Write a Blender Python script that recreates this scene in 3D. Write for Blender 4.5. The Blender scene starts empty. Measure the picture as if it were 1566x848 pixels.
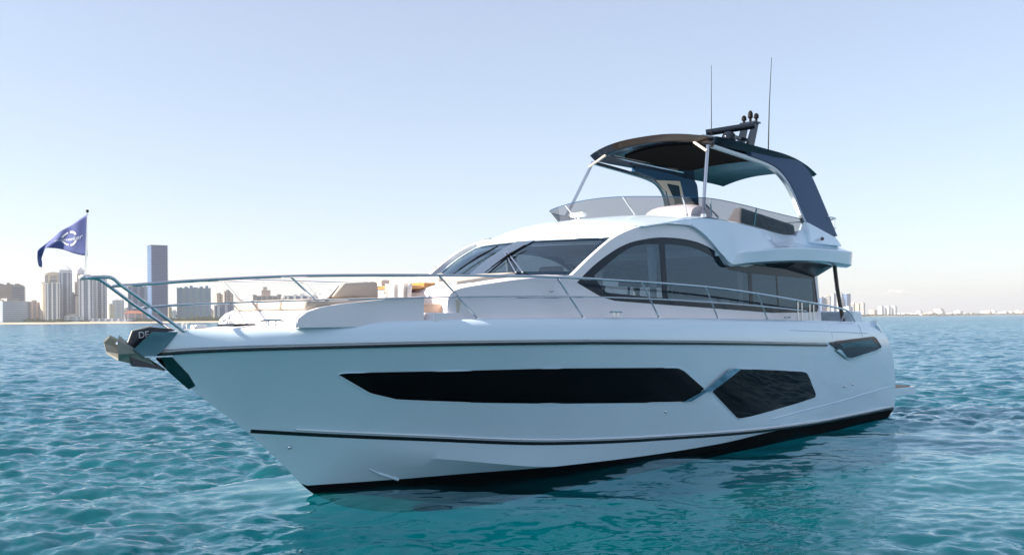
import bpy, bmesh, math, random
import numpy as np
from mathutils import Vector, Matrix

random.seed(7)
rng = np.random.default_rng(11)
R = math.radians
C = bpy.context.scene.collection

# ------------------------------------------------------------------ camera, sky, sun, exposure
SC = bpy.context.scene
CAM_H = 2.6
cam_d = bpy.data.cameras.new("camera")
cam = bpy.data.objects.new("camera", cam_d)
C.objects.link(cam)
SC.camera = cam
cam_d.sensor_width = 36.0
cam_d.lens = 36.0 * 1500 / 1566
cam_d.shift_y = 63.0 / 1566
cam_d.clip_start = 0.2
cam_d.clip_end = 90000
cam.location = (0, 0, CAM_H)
cam.rotation_euler = (R(90), 0, 0)
cam.matrix_world = Matrix.Translation((0, 0, CAM_H)) @ Matrix.Rotation(R(90), 4, 'X') @ Matrix.Rotation(-0.0077, 4, 'Z')

SUN_EL = R(29)
SUN_AZ = R(192)          # world direction towards the sun, measured from +X
sdir = Vector((math.cos(SUN_AZ) * math.cos(SUN_EL), math.sin(SUN_AZ) * math.cos(SUN_EL), math.sin(SUN_EL)))
W = bpy.data.worlds.new("World")
SC.world = W
W.use_nodes = True
wt = W.node_tree
bg = wt.nodes["Background"]
sky = wt.nodes.new("ShaderNodeTexSky")
sky.sky_type = 'NISHITA'
sky.sun_disc = False
sky.sun_elevation = SUN_EL
sky.sun_rotation = math.pi / 2 - SUN_AZ
sky.air_density = 1.0
sky.dust_density = 0.5
sky.ozone_density = 2.6
hsv = wt.nodes.new("ShaderNodeHueSaturation")
hsv.inputs["Saturation"].default_value = 0.92
wt.links.new(sky.outputs[0], hsv.inputs["Color"])
veil = wt.nodes.new("ShaderNodeMix")          # thin milky high haze evens out the sky
veil.data_type = 'RGBA'
veil.inputs["Factor"].default_value = 0.31
veil.inputs["B"].default_value = (4.2, 4.4, 5.2, 1)
wt.links.new(hsv.outputs[0], veil.inputs["A"])
wt.links.new(veil.outputs["Result"], bg.inputs[0])
bg.inputs[1].default_value = 0.078
sl = bpy.data.lights.new("sun", 'SUN')
sl.energy = 5.0
sl.angle = R(0.5)
sl.color = (1.0, 0.88, 0.74)
so = bpy.data.objects.new("sun", sl)
C.objects.link(so)
so.rotation_euler = sdir.to_track_quat('Z', 'Y').to_euler()
vs = SC.view_settings
vs.view_transform = 'Standard'
vs.look = 'None'
vs.gamma = 1
vs.use_curve_mapping = False
vs.exposure = 1.34
SC.cycles.max_bounces = 10
SC.cycles.transparent_max_bounces = 16
SC.cycles.volume_bounces = 0
SC.cycles.caustics_reflective = False
SC.cycles.caustics_refractive = False

# ------------------------------------------------------------------ materials
def mat(name, col, rough=0.5, metal=0.0, ior=1.5, coat=0.0, var=0.0, vscale=3.0, bump=0.0, bscale=40.0):
    m = bpy.data.materials.new(name)
    m.use_nodes = True
    nt = m.node_tree
    b = nt.nodes["Principled BSDF"]
    b.inputs["Base Color"].default_value = (*col, 1)
    b.inputs["Roughness"].default_value = rough
    b.inputs["Metallic"].default_value = metal
    b.inputs["IOR"].default_value = ior
    b.inputs["Coat Weight"].default_value = coat
    b.inputs["Coat Roughness"].default_value = 0.04
    if var or bump:
        tc = nt.nodes.new("ShaderNodeTexCoord")
        n = nt.nodes.new("ShaderNodeTexNoise")
        n.inputs["Scale"].default_value = vscale
        n.inputs["Detail"].default_value = 5
        nt.links.new(tc.outputs["Object"], n.inputs["Vector"])
        if var:
            mr = nt.nodes.new("ShaderNodeMapRange")
            mr.inputs["From Min"].default_value = 0.3
            mr.inputs["From Max"].default_value = 0.7
            mr.inputs["To Min"].default_value = 1 - var
            mr.inputs["To Max"].default_value = 1 + var
            nt.links.new(n.outputs["Fac"], mr.inputs["Value"])
            hs = nt.nodes.new("ShaderNodeHueSaturation")
            hs.inputs["Color"].default_value = (*col, 1)
            nt.links.new(mr.outputs[0], hs.inputs["Value"])
            nt.links.new(hs.outputs[0], b.inputs["Base Color"])
        if bump:
            n2 = nt.nodes.new("ShaderNodeTexNoise")
            n2.inputs["Scale"].default_value = bscale
            nt.links.new(tc.outputs["Object"], n2.inputs["Vector"])
            bp = nt.nodes.new("ShaderNodeBump")
            bp.inputs["Strength"].default_value = bump
            bp.inputs["Distance"].default_value = 0.01
            nt.links.new(n2.outputs["Fac"], bp.inputs["Height"])
            nt.links.new(bp.outputs[0], b.inputs["Normal"])
    return m

def tinted(name, tint, rough=0.02, gl=(1, 1, 1), ior=1.5, base=0.0):
    """thin tinted glass: fresnel reflection over a tinted see-through pane"""
    m = bpy.data.materials.new(name)
    m.use_nodes = True
    nt = m.node_tree
    nt.nodes.remove(nt.nodes["Principled BSDF"])
    out = nt.nodes["Material Output"]
    tr = nt.nodes.new("ShaderNodeBsdfTransparent")
    tr.inputs[0].default_value = (*tint, 1)
    g = nt.nodes.new("ShaderNodeBsdfGlossy")
    g.inputs["Color"].default_value = (*gl, 1)
    g.inputs["Roughness"].default_value = rough
    f = nt.nodes.new("ShaderNodeLayerWeight")
    f.inputs["Blend"].default_value = 0.5
    pw = nt.nodes.new("ShaderNodeMath")
    pw.operation = 'POWER'
    pw.inputs[1].default_value = 5.0
    nt.links.new(f.outputs["Facing"], pw.inputs[0])
    add = nt.nodes.new("ShaderNodeMath")
    add.operation = 'ADD'
    add.use_clamp = True
    add.inputs[1].default_value = base + 0.025
    half = nt.nodes.new("ShaderNodeMath")
    half.operation = 'MULTIPLY'
    half.inputs[1].default_value = 0.5
    nt.links.new(pw.outputs[0], half.inputs[0])
    nt.links.new(half.outputs[0], add.inputs[0])
    mx = nt.nodes.new("ShaderNodeMixShader")
    nt.links.new(add.outputs[0], mx.inputs[0])
    nt.links.new(tr.outputs[0], mx.inputs[1])
    nt.links.new(g.outputs[0], mx.inputs[2])
    nt.links.new(mx.outputs[0], out.inputs[0])
    return m

M = dict(
    gel=mat("gelcoat_shade_blue", (0.71, 0.86, 0.96), 0.22, coat=0.6, var=0.015, vscale=1.2),  # white gelcoat; the blue of its sky-lit shade is put into the colour
    gelm=mat("white_moulding", (0.82, 0.80, 0.84), 0.35, coat=0.2, var=0.02, vscale=2),
    nonskid=mat("nonskid_deck", (0.70, 0.68, 0.66), 0.7, var=0.04, vscale=6, bump=0.3, bscale=200),
    black=mat("antifouling_black", (0.004, 0.006, 0.008), 0.8, ior=1.15),
    stripe=mat("boot_stripe_black", (0.008, 0.009, 0.011), 0.15),
    rub=mat("rub_rail_dark", (0.03, 0.045, 0.05), 0.18, metal=0.6),
    hglass=mat("hull_glass", (0.002, 0.0025, 0.004), 0.03, ior=1.22),
    frame=mat("window_frame_dark", (0.010, 0.022, 0.040), 0.12, ior=1.22),
    steel=mat("stainless_steel", (0.62, 0.63, 0.65), 0.10, metal=1.0, var=0.03),
    steel2=mat("mirror_plate", (0.55, 0.58, 0.6), 0.07, metal=1.0),
    navy=mat("hardtop_navy", (0.010, 0.015, 0.026), 0.07, ior=1.4),
    graph=mat("hardtop_graphite", (0.014, 0.065, 0.15), 0.25, ior=1.2, coat=0.0, var=0.05),
    fabric=mat("black_canvas", (0.006, 0.006, 0.006), 1.0, ior=1.12),
    cushion=mat("beige_upholstery", (0.52, 0.46, 0.40), 0.8, var=0.04, bump=0.2, bscale=90),
    greycu=mat("grey_upholstery", (0.16, 0.165, 0.18), 0.8, var=0.05),
    cream=mat("cream_upholstery", (0.62, 0.57, 0.50), 0.7, var=0.03),
    teak=mat("varnished_teak", (0.50, 0.24, 0.07), 0.35, coat=0.3, var=0.18, vscale=12),
    teakd=mat("teak_deck", (0.32, 0.22, 0.14), 0.7, var=0.15, vscale=14),
    mull=mat("mullion_grey_blue", (0.06, 0.09, 0.14), 0.12),
    qglass=mat("quarter_glass", (0.015, 0.07, 0.085), 0.03, ior=1.6),
    blade=mat("tinted_mirror_blade", (0.30, 0.46, 0.53), 0.06, metal=1.0),
    plate=mat("roller_mirror_plate", (0.33, 0.36, 0.40), 0.08, metal=1.0),
    peach=mat("peach_locker", (0.60, 0.42, 0.31), 0.6),
    trim=mat("satin_trim", (0.26, 0.30, 0.34), 0.25, metal=1.0),
    galv=mat("galvanised_anchor", (0.34, 0.34, 0.30), 0.6, metal=0.15, var=0.12, vscale=9),
    anchb=mat("anchor_shank_navy", (0.012, 0.016, 0.03), 0.3),
    white=mat("white_plastic", (0.78, 0.78, 0.78), 0.3),
    towel=mat("white_towel", (0.78, 0.76, 0.74), 0.95, bump=0.4, bscale=150),
    linen=mat("grey_linen", (0.33, 0.32, 0.32), 0.95),
    rubber=mat("black_rubber", (0.007, 0.007, 0.008), 0.5, ior=1.25),
    flag=mat("flag_blue", (0.085, 0.115, 0.31), 0.8, var=0.06, vscale=6),
    flagw=mat("flag_white", (0.72, 0.75, 0.85), 0.8),
    post=mat("bronze_post", (0.10, 0.07, 0.06), 0.2, coat=0.4),
    inter=mat("saloon_lining", (0.32, 0.31, 0.30), 0.6),
    wood=mat("saloon_walnut", (0.12, 0.08, 0.06), 0.3),
    under=mat("overhang_lining", (0.006, 0.020, 0.022), 0.15, ior=1.2),
    brown=mat("fascia_reflection_brown", (0.022, 0.015, 0.011), 0.08, ior=1.4),
    saloon=tinted("saloon_glass", (0.32, 0.38, 0.44), 0.01, gl=(0.6, 0.8, 1.0), base=0.06),
    wind=tinted("windshield_glass", (0.34, 0.40, 0.44), 0.01, gl=(0.7, 0.88, 1.0), base=0.17),
    smoke=tinted("smoked_screen", (0.46, 0.44, 0.47), 0.01, base=0.02),
)

# water ------------------------------------------------------------
def water_mat():
    m = bpy.data.materials.new("sea_water")
    m.use_nodes = True
    nt = m.node_tree
    b = nt.nodes["Principled BSDF"]
    b.inputs["Base Color"].default_value = (0.0, 0.105, 0.112, 1)
    b.inputs["Roughness"].default_value = 0.06
    b.inputs["IOR"].default_value = 1.37
    tc = nt.nodes.new("ShaderNodeTexCoord")
    mp = nt.nodes.new("ShaderNodeMapping")
    mp.inputs["Rotation"].default_value = (0, 0, R(8))
    mp.inputs["Scale"].default_value = (0.8, 1.5, 1)
    nt.links.new(tc.outputs["Object"], mp.inputs["Vector"])
    geo = nt.nodes.new("ShaderNodeNewGeometry")
    acc = geo.outputs["Normal"]
    for sc_, st, attr, dt in ((11.0, 0.50, "ripple", 3), (3.2, 0.36, "ripple", 3), (0.9, 1.2, "far", 4), (0.2, 0.6, "far", 3)):
        n = nt.nodes.new("ShaderNodeTexNoise")
        n.inputs["Scale"].default_value = sc_
        n.inputs["Detail"].default_value = dt
        n.inputs["Distortion"].default_value = 0.6
        nt.links.new(mp.outputs[0], n.inputs["Vector"])
        sb = nt.nodes.new("ShaderNodeVectorMath"); sb.operation = 'SUBTRACT'; sb.inputs[1].default_value = (0.5, 0.5, 0.5)
        nt.links.new(n.outputs["Color"], sb.inputs[0])
        ml = nt.nodes.new("ShaderNodeVectorMath"); ml.operation = 'MULTIPLY'; ml.inputs[1].default_value = (st * 0.8, st * 1.25, 0)
        nt.links.new(sb.outputs[0], ml.inputs[0])
        at = nt.nodes.new("ShaderNodeAttribute"); at.attribute_name = attr
        ms = nt.nodes.new("ShaderNodeVectorMath"); ms.operation = 'SCALE'
        nt.links.new(ml.outputs[0], ms.inputs[0]); nt.links.new(at.outputs["Fac"], ms.inputs["Scale"])
        ad = nt.nodes.new("ShaderNodeVectorMath"); ad.operation = 'ADD'
        nt.links.new(acc, ad.inputs[0]); nt.links.new(ms.outputs[0], ad.inputs[1])
        acc = ad.outputs[0]
    ra = nt.nodes.new("ShaderNodeAttribute"); ra.attribute_name = "far"
    rm = nt.nodes.new("ShaderNodeMapRange")      # unresolved wavelets spread the reflection of far water
    rm.inputs["To Min"].default_value = 0.06; rm.inputs["To Max"].default_value = 0.13
    nt.links.new(ra.outputs["Fac"], rm.inputs["Value"]); nt.links.new(rm.outputs[0], b.inputs["Roughness"])
    nm_ = nt.nodes.new("ShaderNodeVectorMath"); nm_.operation = 'NORMALIZE'
    nt.links.new(acc, nm_.inputs[0]); nt.links.new(nm_.outputs[0], b.inputs["Normal"])
    # broad streaks of slightly greener and bluer water
    n = nt.nodes.new("ShaderNodeTexNoise")
    n.inputs["Scale"].default_value = 0.12
    n.inputs["Detail"].default_value = 3
    nt.links.new(mp.outputs[0], n.inputs["Vector"])
    cr_ = nt.nodes.new("ShaderNodeValToRGB")
    cr_.color_ramp.elements[0].position = 0.35
    cr_.color_ramp.elements[0].color = (0.0, 0.17, 0.22, 1)
    cr_.color_ramp.elements[1].position = 0.65
    cr_.color_ramp.elements[1].color = (0.0, 0.22, 0.22, 1)
    nt.links.new(n.outputs["Fac"], cr_.inputs[0])
    fm = nt.nodes.new("ShaderNodeMix"); fm.data_type = 'RGBA'      # bluer with distance from the camera
    fm.inputs["B"].default_value = (0.01, 0.17, 0.33, 1)
    nt.links.new(ra.outputs["Fac"], fm.inputs["Factor"])
    nt.links.new(cr_.outputs[0], fm.inputs["A"])
    # clear water: most of the body light comes from the teal plane added below, mirror reflection by fresnel on top
    nt.nodes.remove(b)
    df = nt.nodes.new("ShaderNodeBsdfDiffuse"); gl = nt.nodes.new("ShaderNodeBsdfGlossy"); tr = nt.nodes.new("ShaderNodeBsdfTransparent")
    tr.inputs["Color"].default_value = (0.75, 0.97, 1.0, 1)
    gl.inputs["Color"].default_value = (0.74, 0.91, 1.0, 1)
    fr = nt.nodes.new("ShaderNodeFresnel"); fr.inputs["IOR"].default_value = 1.55
    nt.links.new(fm.outputs["Result"], df.inputs["Color"])
    nt.links.new(nm_.outputs[0], gl.inputs["Normal"]); nt.links.new(nm_.outputs[0], fr.inputs["Normal"]); nt.links.new(rm.outputs[0], gl.inputs["Roughness"])
    m1 = nt.nodes.new("ShaderNodeMixShader"); m1.inputs[0].default_value = 0.80
    nt.links.new(df.outputs[0], m1.inputs[1]); nt.links.new(tr.outputs[0], m1.inputs[2])
    m2 = nt.nodes.new("ShaderNodeMixShader")
    nt.links.new(fr.outputs[0], m2.inputs[0]); nt.links.new(m1.outputs[0], m2.inputs[1]); nt.links.new(gl.outputs[0], m2.inputs[2])
    nt.links.new(m2.outputs[0], nt.nodes["Material Output"].inputs["Surface"])
    return m

# ------------------------------------------------------------------ helpers
def prop(o, label=None, cat=None, group=None, kind=None):
    if label: o["label"] = label
    if cat: o["category"] = cat
    if group: o["group"] = group
    if kind: o["kind"] = kind
    return o

def empty(name, loc=(0, 0, 0), rz=0.0):
    o = bpy.data.objects.new(name, None)
    o.empty_display_size = 0.3
    o.location = loc
    o.rotation_euler = (0, 0, rz)
    C.objects.link(o)
    return o

def mk(name, verts, faces, m, parent=None, sharp=30, bevel=0.0, recalc=True):
    me = bpy.data.meshes.new(name)
    me.from_pydata([tuple(v) for v in verts], [], faces)
    if recalc:
        bm = bmesh.new()
        bm.from_mesh(me)
        bmesh.ops.remove_doubles(bm, verts=bm.verts, dist=1e-5)
        bmesh.ops.recalc_face_normals(bm, faces=bm.faces)
        bm.to_mesh(me)
        bm.free()
    for p in me.polygons:
        p.use_smooth = True
    me.set_sharp_from_angle(angle=R(sharp))
    me.materials.append(m)
    o = bpy.data.objects.new(name, me)
    C.objects.link(o)
    if parent is not None:
        o.parent = parent
    if bevel:
        b = o.modifiers.new("bevel", 'BEVEL')
        b.width = bevel
        b.segments = 3
        b.limit_method = 'ANGLE'
        b.angle_limit = R(35)
    return o

class MB:
    def __init__(s): s.v = []; s.f = []
    def add(s, v, f):
        n = len(s.v)
        s.v += [tuple(a) for a in v]
        s.f += [tuple(i + n for i in q) for q in f]
        return s
    def box(s, x0, x1, y0, y1, z0, z1):
        v = [(x, y, z) for x in (x0, x1) for y in (y0, y1) for z in (z0, z1)]
        return s.add(v, [(0, 1, 3, 2), (4, 6, 7, 5), (0, 4, 5, 1), (2, 3, 7, 6), (0, 2, 6, 4), (1, 5, 7, 3)])
    def hexa(s, bottom, top):
        return s.add(list(bottom) + list(top), [(3, 2, 1, 0), (4, 5, 6, 7)] + [(i, (i + 1) % 4, 4 + (i + 1) % 4, 4 + i) for i in range(4)])
    def tube(s, pts, r, seg=10, closed=False):
        P = [Vector(p) for p in pts]
        n = len(P)
        rs = r if hasattr(r, '__len__') else [r] * n
        up = Vector((0.13, 0.21, 0.97))
        v = []
        for i, p in enumerate(P):
            if closed: t = P[(i + 1) % n] - P[i - 1]
            else: t = P[min(i + 1, n - 1)] - P[max(i - 1, 0)]
            t.normalize()
            a = t.cross(up)
            if a.length < 0.05: a = t.cross(Vector((1, 0.1, 0)))
            a.normalize(); b = t.cross(a)
            up = a.cross(t)
            for k in range(seg):
                q = 2 * math.pi * k / seg
                v.append(p + rs[i] * (math.cos(q) * a + math.sin(q) * b))
        f = []
        m = n if closed else n - 1
        for i in range(m):
            j = (i + 1) % n
            for k in range(seg):
                l = (k + 1) % seg
                f.append((i * seg + k, i * seg + l, j * seg + l, j * seg + k))
        if not closed:
            f.append(tuple(range(seg - 1, -1, -1)))
            f.append(tuple((n - 1) * seg + k for k in range(seg)))
        return s.add(v, f)
    def ball(s, c, r, n=12, m=8, sz=1.0):
        v = []; f = []
        for i in range(m + 1):
            th = math.pi * i / m
            for k in range(n):
                ph = 2 * math.pi * k / n
                v.append((c[0] + r * math.sin(th) * math.cos(ph), c[1] + r * math.sin(th) * math.sin(ph), c[2] + r * sz * math.cos(th)))
        for i in range(m):
            for k in range(n):
                f.append((i * n + k, i * n + (k + 1) % n, (i + 1) * n + (k + 1) % n, (i + 1) * n + k))
        return s.add(v, f)
    def build(s, name, m, parent=None, **k): return mk(name, s.v, s.f, m, parent, **k)

def T(u, v, z): return (u, -v, z)            # yacht frame: u aft from the bow, v to port, z up
def TT(pts): return [T(*p) for p in pts]

def spl(xs, ys):
    xs = list(xs); ys = list(ys); n = len(xs)
    d = [(ys[i + 1] - ys[i]) / (xs[i + 1] - xs[i]) for i in range(n - 1)]
    mm = [d[0]] + [0 if d[i - 1] * d[i] <= 0 else 2 * d[i - 1] * d[i] / (d[i - 1] + d[i]) for i in range(1, n - 1)] + [d[-1]]
    def f(x):
        if x <= xs[0]: return ys[0]
        if x >= xs[-1]: return ys[-1]
        i = 0
        while x > xs[i + 1]: i += 1
        h = xs[i + 1] - xs[i]; t = (x - xs[i]) / h
        return ((1 + 2 * t) * (1 - t) ** 2 * ys[i] + t * (1 - t) ** 2 * h * mm[i] + t * t * (3 - 2 * t) * ys[i + 1] + t * t * (t - 1) * h * mm[i + 1])
    return f

def cr(pts, n=8, closed=False):
    P = [np.array(p, float) for p in pts]
    out = []
    N = len(P)
    rngs = range(N) if closed else range(N - 1)
    for i in rngs:
        if closed: a, b, c, d = P[i - 1], P[i], P[(i + 1) % N], P[(i + 2) % N]
        else: a, b, c, d = P[max(i - 1, 0)], P[i], P[i + 1], P[min(i + 2, N - 1)]
        for k in range(n):
            t = k / n
            out.append(tuple(0.5 * ((2 * b) + (-a + c) * t + (2 * a - 5 * b + 4 * c - d) * t * t + (-a + 3 * b - 3 * c + d) * t ** 3)))
    if not closed: out.append(tuple(P[-1]))
    return out

def rnd(poly, rad=0.08, n=5):
    """round the corners of a 2D polygon; rad may be a list"""
    out = []
    N = len(poly)
    for i in range(N):
        r_ = rad[i] if hasattr(rad, '__len__') else rad
        p = Vector(poly[i]); a = Vector(poly[i - 1]); b = Vector(poly[(i + 1) % N])
        if r_ <= 0: out.append(tuple(p)); continue
        da = min(r_, (a - p).length * 0.45); db = min(r_, (b - p).length * 0.45)
        A = p + (a - p).normalized() * da; B = p + (b - p).normalized() * db
        for k in range(n + 1):
            t = k / n
            out.append(tuple((1 - t) ** 2 * A + 2 * t * (1 - t) * p + t * t * B))
    return out

def panel(name, outline, fun, thick, m, parent, holes=(), grid=0.3, sharp=30, axis=1):
    """2D outline (a,b) with holes cut into a grid, mapped by fun(a,b)->(x,y,z); thick: offset along the second mapped axis"""
    bm = bmesh.new()
    edges = []
    for loop in [outline] + list(holes):
        vs_ = [bm.verts.new((p[0], p[1], 0)) for p in loop]
        for i in range(len(vs_)):
            edges.append(bm.edges.new((vs_[i], vs_[(i + 1) % len(vs_)])))
    bmesh.ops.triangle_fill(bm, use_beauty=True, use_dissolve=False, edges=edges)
    xs = [p[0] for p in outline]; ys = [p[1] for p in outline]
    g = max(grid, (max(xs) - min(xs)) / 70)
    x = min(xs) + g * 0.5
    while x < max(xs):
        bmesh.ops.bisect_plane(bm, geom=bm.verts[:] + bm.edges[:] + bm.faces[:], plane_co=(x, 0, 0), plane_no=(1, 0, 0), dist=1e-5)
        x += g
    y = min(ys) + g * 0.5
    while y < max(ys):
        bmesh.ops.bisect_plane(bm, geom=bm.verts[:] + bm.edges[:] + bm.faces[:], plane_co=(0, y, 0), plane_no=(0, 1, 0), dist=1e-5)
        y += g
    for v in bm.verts:
        v.co = fun(v.co.x, v.co.y)
    if thick:
        off = thick if hasattr(thick, '__len__') else [thick if i == axis else 0 for i in range(3)]
        ret = bmesh.ops.extrude_face_region(bm, geom=bm.faces[:])
        bmesh.ops.translate(bm, verts=[e for e in ret['geom'] if isinstance(e, bmesh.types.BMVert)], vec=off)
    bmesh.ops.recalc_face_normals(bm, faces=bm.faces)
    me = bpy.data.meshes.new(name)
    bm.to_mesh(me); bm.free()
    for p in me.polygons: p.use_smooth = True
    me.set_sharp_from_angle(angle=R(sharp))
    me.materials.append(m)
    o = bpy.data.objects.new(name, me)
    C.objects.link(o)
    o.parent = parent
    return o

def grid_mesh(name, rows, m, parent, closed_u=False, sharp=40, recalc=True):
    """rows: list of equally long point lists"""
    nr = len(rows); nc = len(rows[0])
    v = [p for r_ in rows for p in r_]
    f = []
    for i in range(nr - 1 + (1 if closed_u else 0)):
        j = (i + 1) % nr
        for k in range(nc - 1):
            q = [i * nc + k, i * nc + k + 1, j * nc + k + 1, j * nc + k]
            f.append(tuple(q))
    return mk(name, v, f, m, parent, sharp=sharp, recalc=recalc)

def text_mesh(name, s, size, m, parent, mw, depth=0.002):
    cu = bpy.data.curves.new(name, 'FONT')
    cu.body = s; cu.size = size; cu.extrude = depth
    cu.align_x = 'CENTER'; cu.align_y = 'CENTER'
    t = bpy.data.objects.new(name, cu)
    C.objects.link(t)
    dg = bpy.context.evaluated_depsgraph_get()
    me = bpy.data.meshes.new_from_object(t.evaluated_get(dg))
    bpy.data.objects.remove(t)
    me.transform(mw)
    me.materials.clear(); me.materials.append(m)
    o = bpy.data.objects.new(name, me)
    C.objects.link(o)
    o.parent = parent
    return o

# ------------------------------------------------------------------ the sea: wave field from a directional spectrum, on a polar sheet
def ocean_levels(L, N, lp, amp, wind, cuts, seed, lmin=0.08):
    g = np.random.default_rng(seed)
    k1 = 2 * np.pi * np.fft.fftfreq(N, L / N)
    kx, ky = np.meshgrid(k1, k1, indexing='ij')
    k = np.hypot(kx, ky); k[0, 0] = 1e-6
    kp = 2 * np.pi / lp
    S = np.exp(-1.1 * (kp / k) ** 2) / k ** 3.75 * np.exp(-(k * lmin / 6.28) ** 2)
    c = (kx * math.cos(wind) + ky * math.sin(wind)) / k
    S *= 0.18 + 0.82 * c ** 2
    S[0, 0] = 0
    h = (g.normal(size=(N, N)) + 1j * g.normal(size=(N, N))) * np.sqrt(S)
    z0 = np.real(np.fft.ifft2(h))
    sc_ = amp / z0.std()
    out = []
    for cut in cuts:
        hk = h * sc_ * np.exp(-(k * cut / 6.28) ** 4)
        out.append((np.real(np.fft.ifft2(hk)).astype(np.float32), np.real(np.fft.ifft2(1j * kx / k * hk)).astype(np.float32), np.real(np.fft.ifft2(1j * ky / k * hk)).astype(np.float32)))
    return out

def sample(a, x, y, L):
    N = a.shape[0]
    fx = (x / L * N) % N; fy = (y / L * N) % N
    ix = np.floor(fx).astype(int); iy = np.floor(fy).astype(int)
    tx = fx - ix; ty = fy - iy
    ix %= N; iy %= N
    jx = (ix + 1) % N; jy = (iy + 1) % N
    return (a[ix, iy] * (1 - tx) * (1 - ty) + a[jx, iy] * tx * (1 - ty) + a[ix, jy] * (1 - tx) * ty + a[jx, jy] * tx * ty)

YAW = R(48.0)
YS = Vector((-4.7086, 12.9262, 0))
def yacht_uv(x, y):
    dx = x - YS.x; dy = y - YS.y
    return dx * math.cos(YAW) + dy * math.sin(YAW), dx * math.sin(YAW) - dy * math.cos(YAW)

def build_water():
    ang = np.concatenate([np.linspace(-180, -62, 30)[:-1], np.linspace(-62, -38, 60)[:-1], np.linspace(-38, 38, 900), np.linspace(38, 62, 60)[1:], np.linspace(62, 180, 30)[1:-1]])
    rr = [3.0]
    while rr[-1] < 700: rr.append(rr[-1] * 1.0042 + 0.004)
    while rr[-1] < 45000: rr.append(rr[-1] * 1.05)
    rr = np.array(rr)
    A, RR = np.meshgrid(np.radians(ang), rr, indexing='ij')
    X = RR * np.sin(A); Y = RR * np.cos(A)
    step = np.maximum(RR * 0.0042, 0.05)
    cuts = [0.0, 0.35, 0.8, 1.8, 4.0, 9.0]
    L1, L2 = 47.0, 173.0
    ch = ocean_levels(L1, 1024, 1.2, 0.034, R(100), cuts, 3)
    sw = ocean_levels(L2, 512, 6.0, 0.028, R(70), cuts, 5, lmin=1.2)
    want = step * 2.2
    li = np.interp(want, cuts, np.arange(len(cuts)))
    Z = np.zeros_like(X); DX = np.zeros_like(X); DY = np.zeros_like(X)
    # shelter: the hull keeps the ripples off its port side; slick water curls out behind the quarter
    u, v = yacht_uv(X, Y)
    sh = np.exp(-(np.maximum(0, np.abs(u - 9.5) - 6.5) / 2.2) ** 2) * np.exp(-((np.maximum(v, 2) - 2) / 6.5) ** 2) * (v > -2)
    sh2 = np.exp(-(np.maximum(0, np.abs(u - 12) - 4.0) / 3.0) ** 2) * np.exp(-((v - 7.5) / 4.5) ** 2)
    calm = np.clip(np.maximum(sh, 0.75 * sh2), 0, 1)
    small = 1 - 0.86 * calm
    for lev in range(len(cuts)):
        w = np.clip(1 - np.abs(li - lev), 0, 1)
        if w.max() <= 0: continue
        msk = w > 0
        for fld, L, am in ((ch, L1, small), (sw, L2, 1 - 0.45 * calm)):
            a, b, c = fld[lev]
            x = X[msk]; y = Y[msk]; ww = w[msk] * am[msk]
            Z[msk] += ww * sample(a, x, y, L)
            DX[msk] += ww * sample(b, x, y, L)
            DY[msk] += ww * sample(c, x, y, L)
    fade = np.clip((2500 - RR) / 1500, 0, 1) * np.clip(RR / 5, 0, 1)
    # long slick undulations on the right of the yacht's quarter
    ph = 1.05 * (0.32 * X + Y) + 1.1 * np.sin(0.21 * X + 0.6) + 0.7 * np.sin(0.13 * Y + 0.35 * X)
    Z += calm * 0.055 * np.sin(ph * 1.3) + calm * 0.012 * np.sin(ph * 3.1 + 0.8 * np.sin(X * 0.8))
    Z *= fade
    X2 = X - 0.75 * DX * fade; Y2 = Y - 0.75 * DY * fade
    na, nr = X.shape
    co = np.stack([X2, Y2, Z - 0.05], -1).reshape(-1, 3).astype(np.float32)
    i = np.arange(na)[:, None]; j = np.arange(nr - 1)[None, :]
    i2 = (i + 1) % na
    q = np.stack([i * nr + j, i2 * nr + j, i2 * nr + j + 1, i * nr + j + 1], -1).reshape(-1, 4)
    me = bpy.data.meshes.new("water")
    nv = co.shape[0]
    me.vertices.add(nv + 1)
    allco = np.concatenate([co, np.zeros((1, 3), np.float32)])
    me.vertices.foreach_set("co", allco.ravel())
    tri = np.stack([np.full(na, nv), ((np.arange(na) + 1) % na) * nr, np.arange(na) * nr], -1)
    me.loops.add(q.size + tri.size)
    me.polygons.add(len(q) + len(tri))
    me.loops.foreach_set("vertex_index", np.concatenate([q.ravel(), tri.ravel()]).astype(np.int32))
    ls = np.concatenate([np.arange(len(q)) * 4, q.size + np.arange(len(tri)) * 3]).astype(np.int32)
    me.polygons.foreach_set("loop_start", ls)
    me.update(calc_edges=True)
    me.polygons.foreach_set("use_smooth", np.ones(len(me.polygons), bool))
    me.validate()
    at = me.attributes.new("ripple", 'FLOAT', 'POINT')
    rip = np.concatenate([(1 - 0.9 * calm).reshape(-1), [1.0]]).astype(np.float32)
    at.data.foreach_set("value", rip)
    at2 = me.attributes.new("far", 'FLOAT', 'POINT')
    at2.data.foreach_set("value", np.concatenate([(np.clip((RR - 18) / 90, 0, 1) ** 0.7).reshape(-1), [0.0]]).astype(np.float32))
    me.materials.append(water_mat())
    o = bpy.data.objects.new("water", me)
    C.objects.link(o)
    prop(o, "choppy turquoise sea around the yacht", None, None, "structure")
    return o
water = build_water()
_bed = bpy.data.meshes.new("bed_reflector")
_bed.from_pydata([(-60000, -60000, -4.5), (60000, -60000, -4.5), (60000, 60000, -4.5), (-60000, 60000, -4.5)], [], [(0, 1, 2, 3)])
_bed.materials.append(mat("bed_reflector_teal", (0.0, 0.50, 0.52), 1.0, var=0.25, vscale=0.05, ior=1.0))
_bo = bpy.data.objects.new("bed_reflector", _bed); C.objects.link(_bo); prop(_bo, kind="structure")  # teal plane added below so the water stays bright in the yacht's shadow

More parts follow.
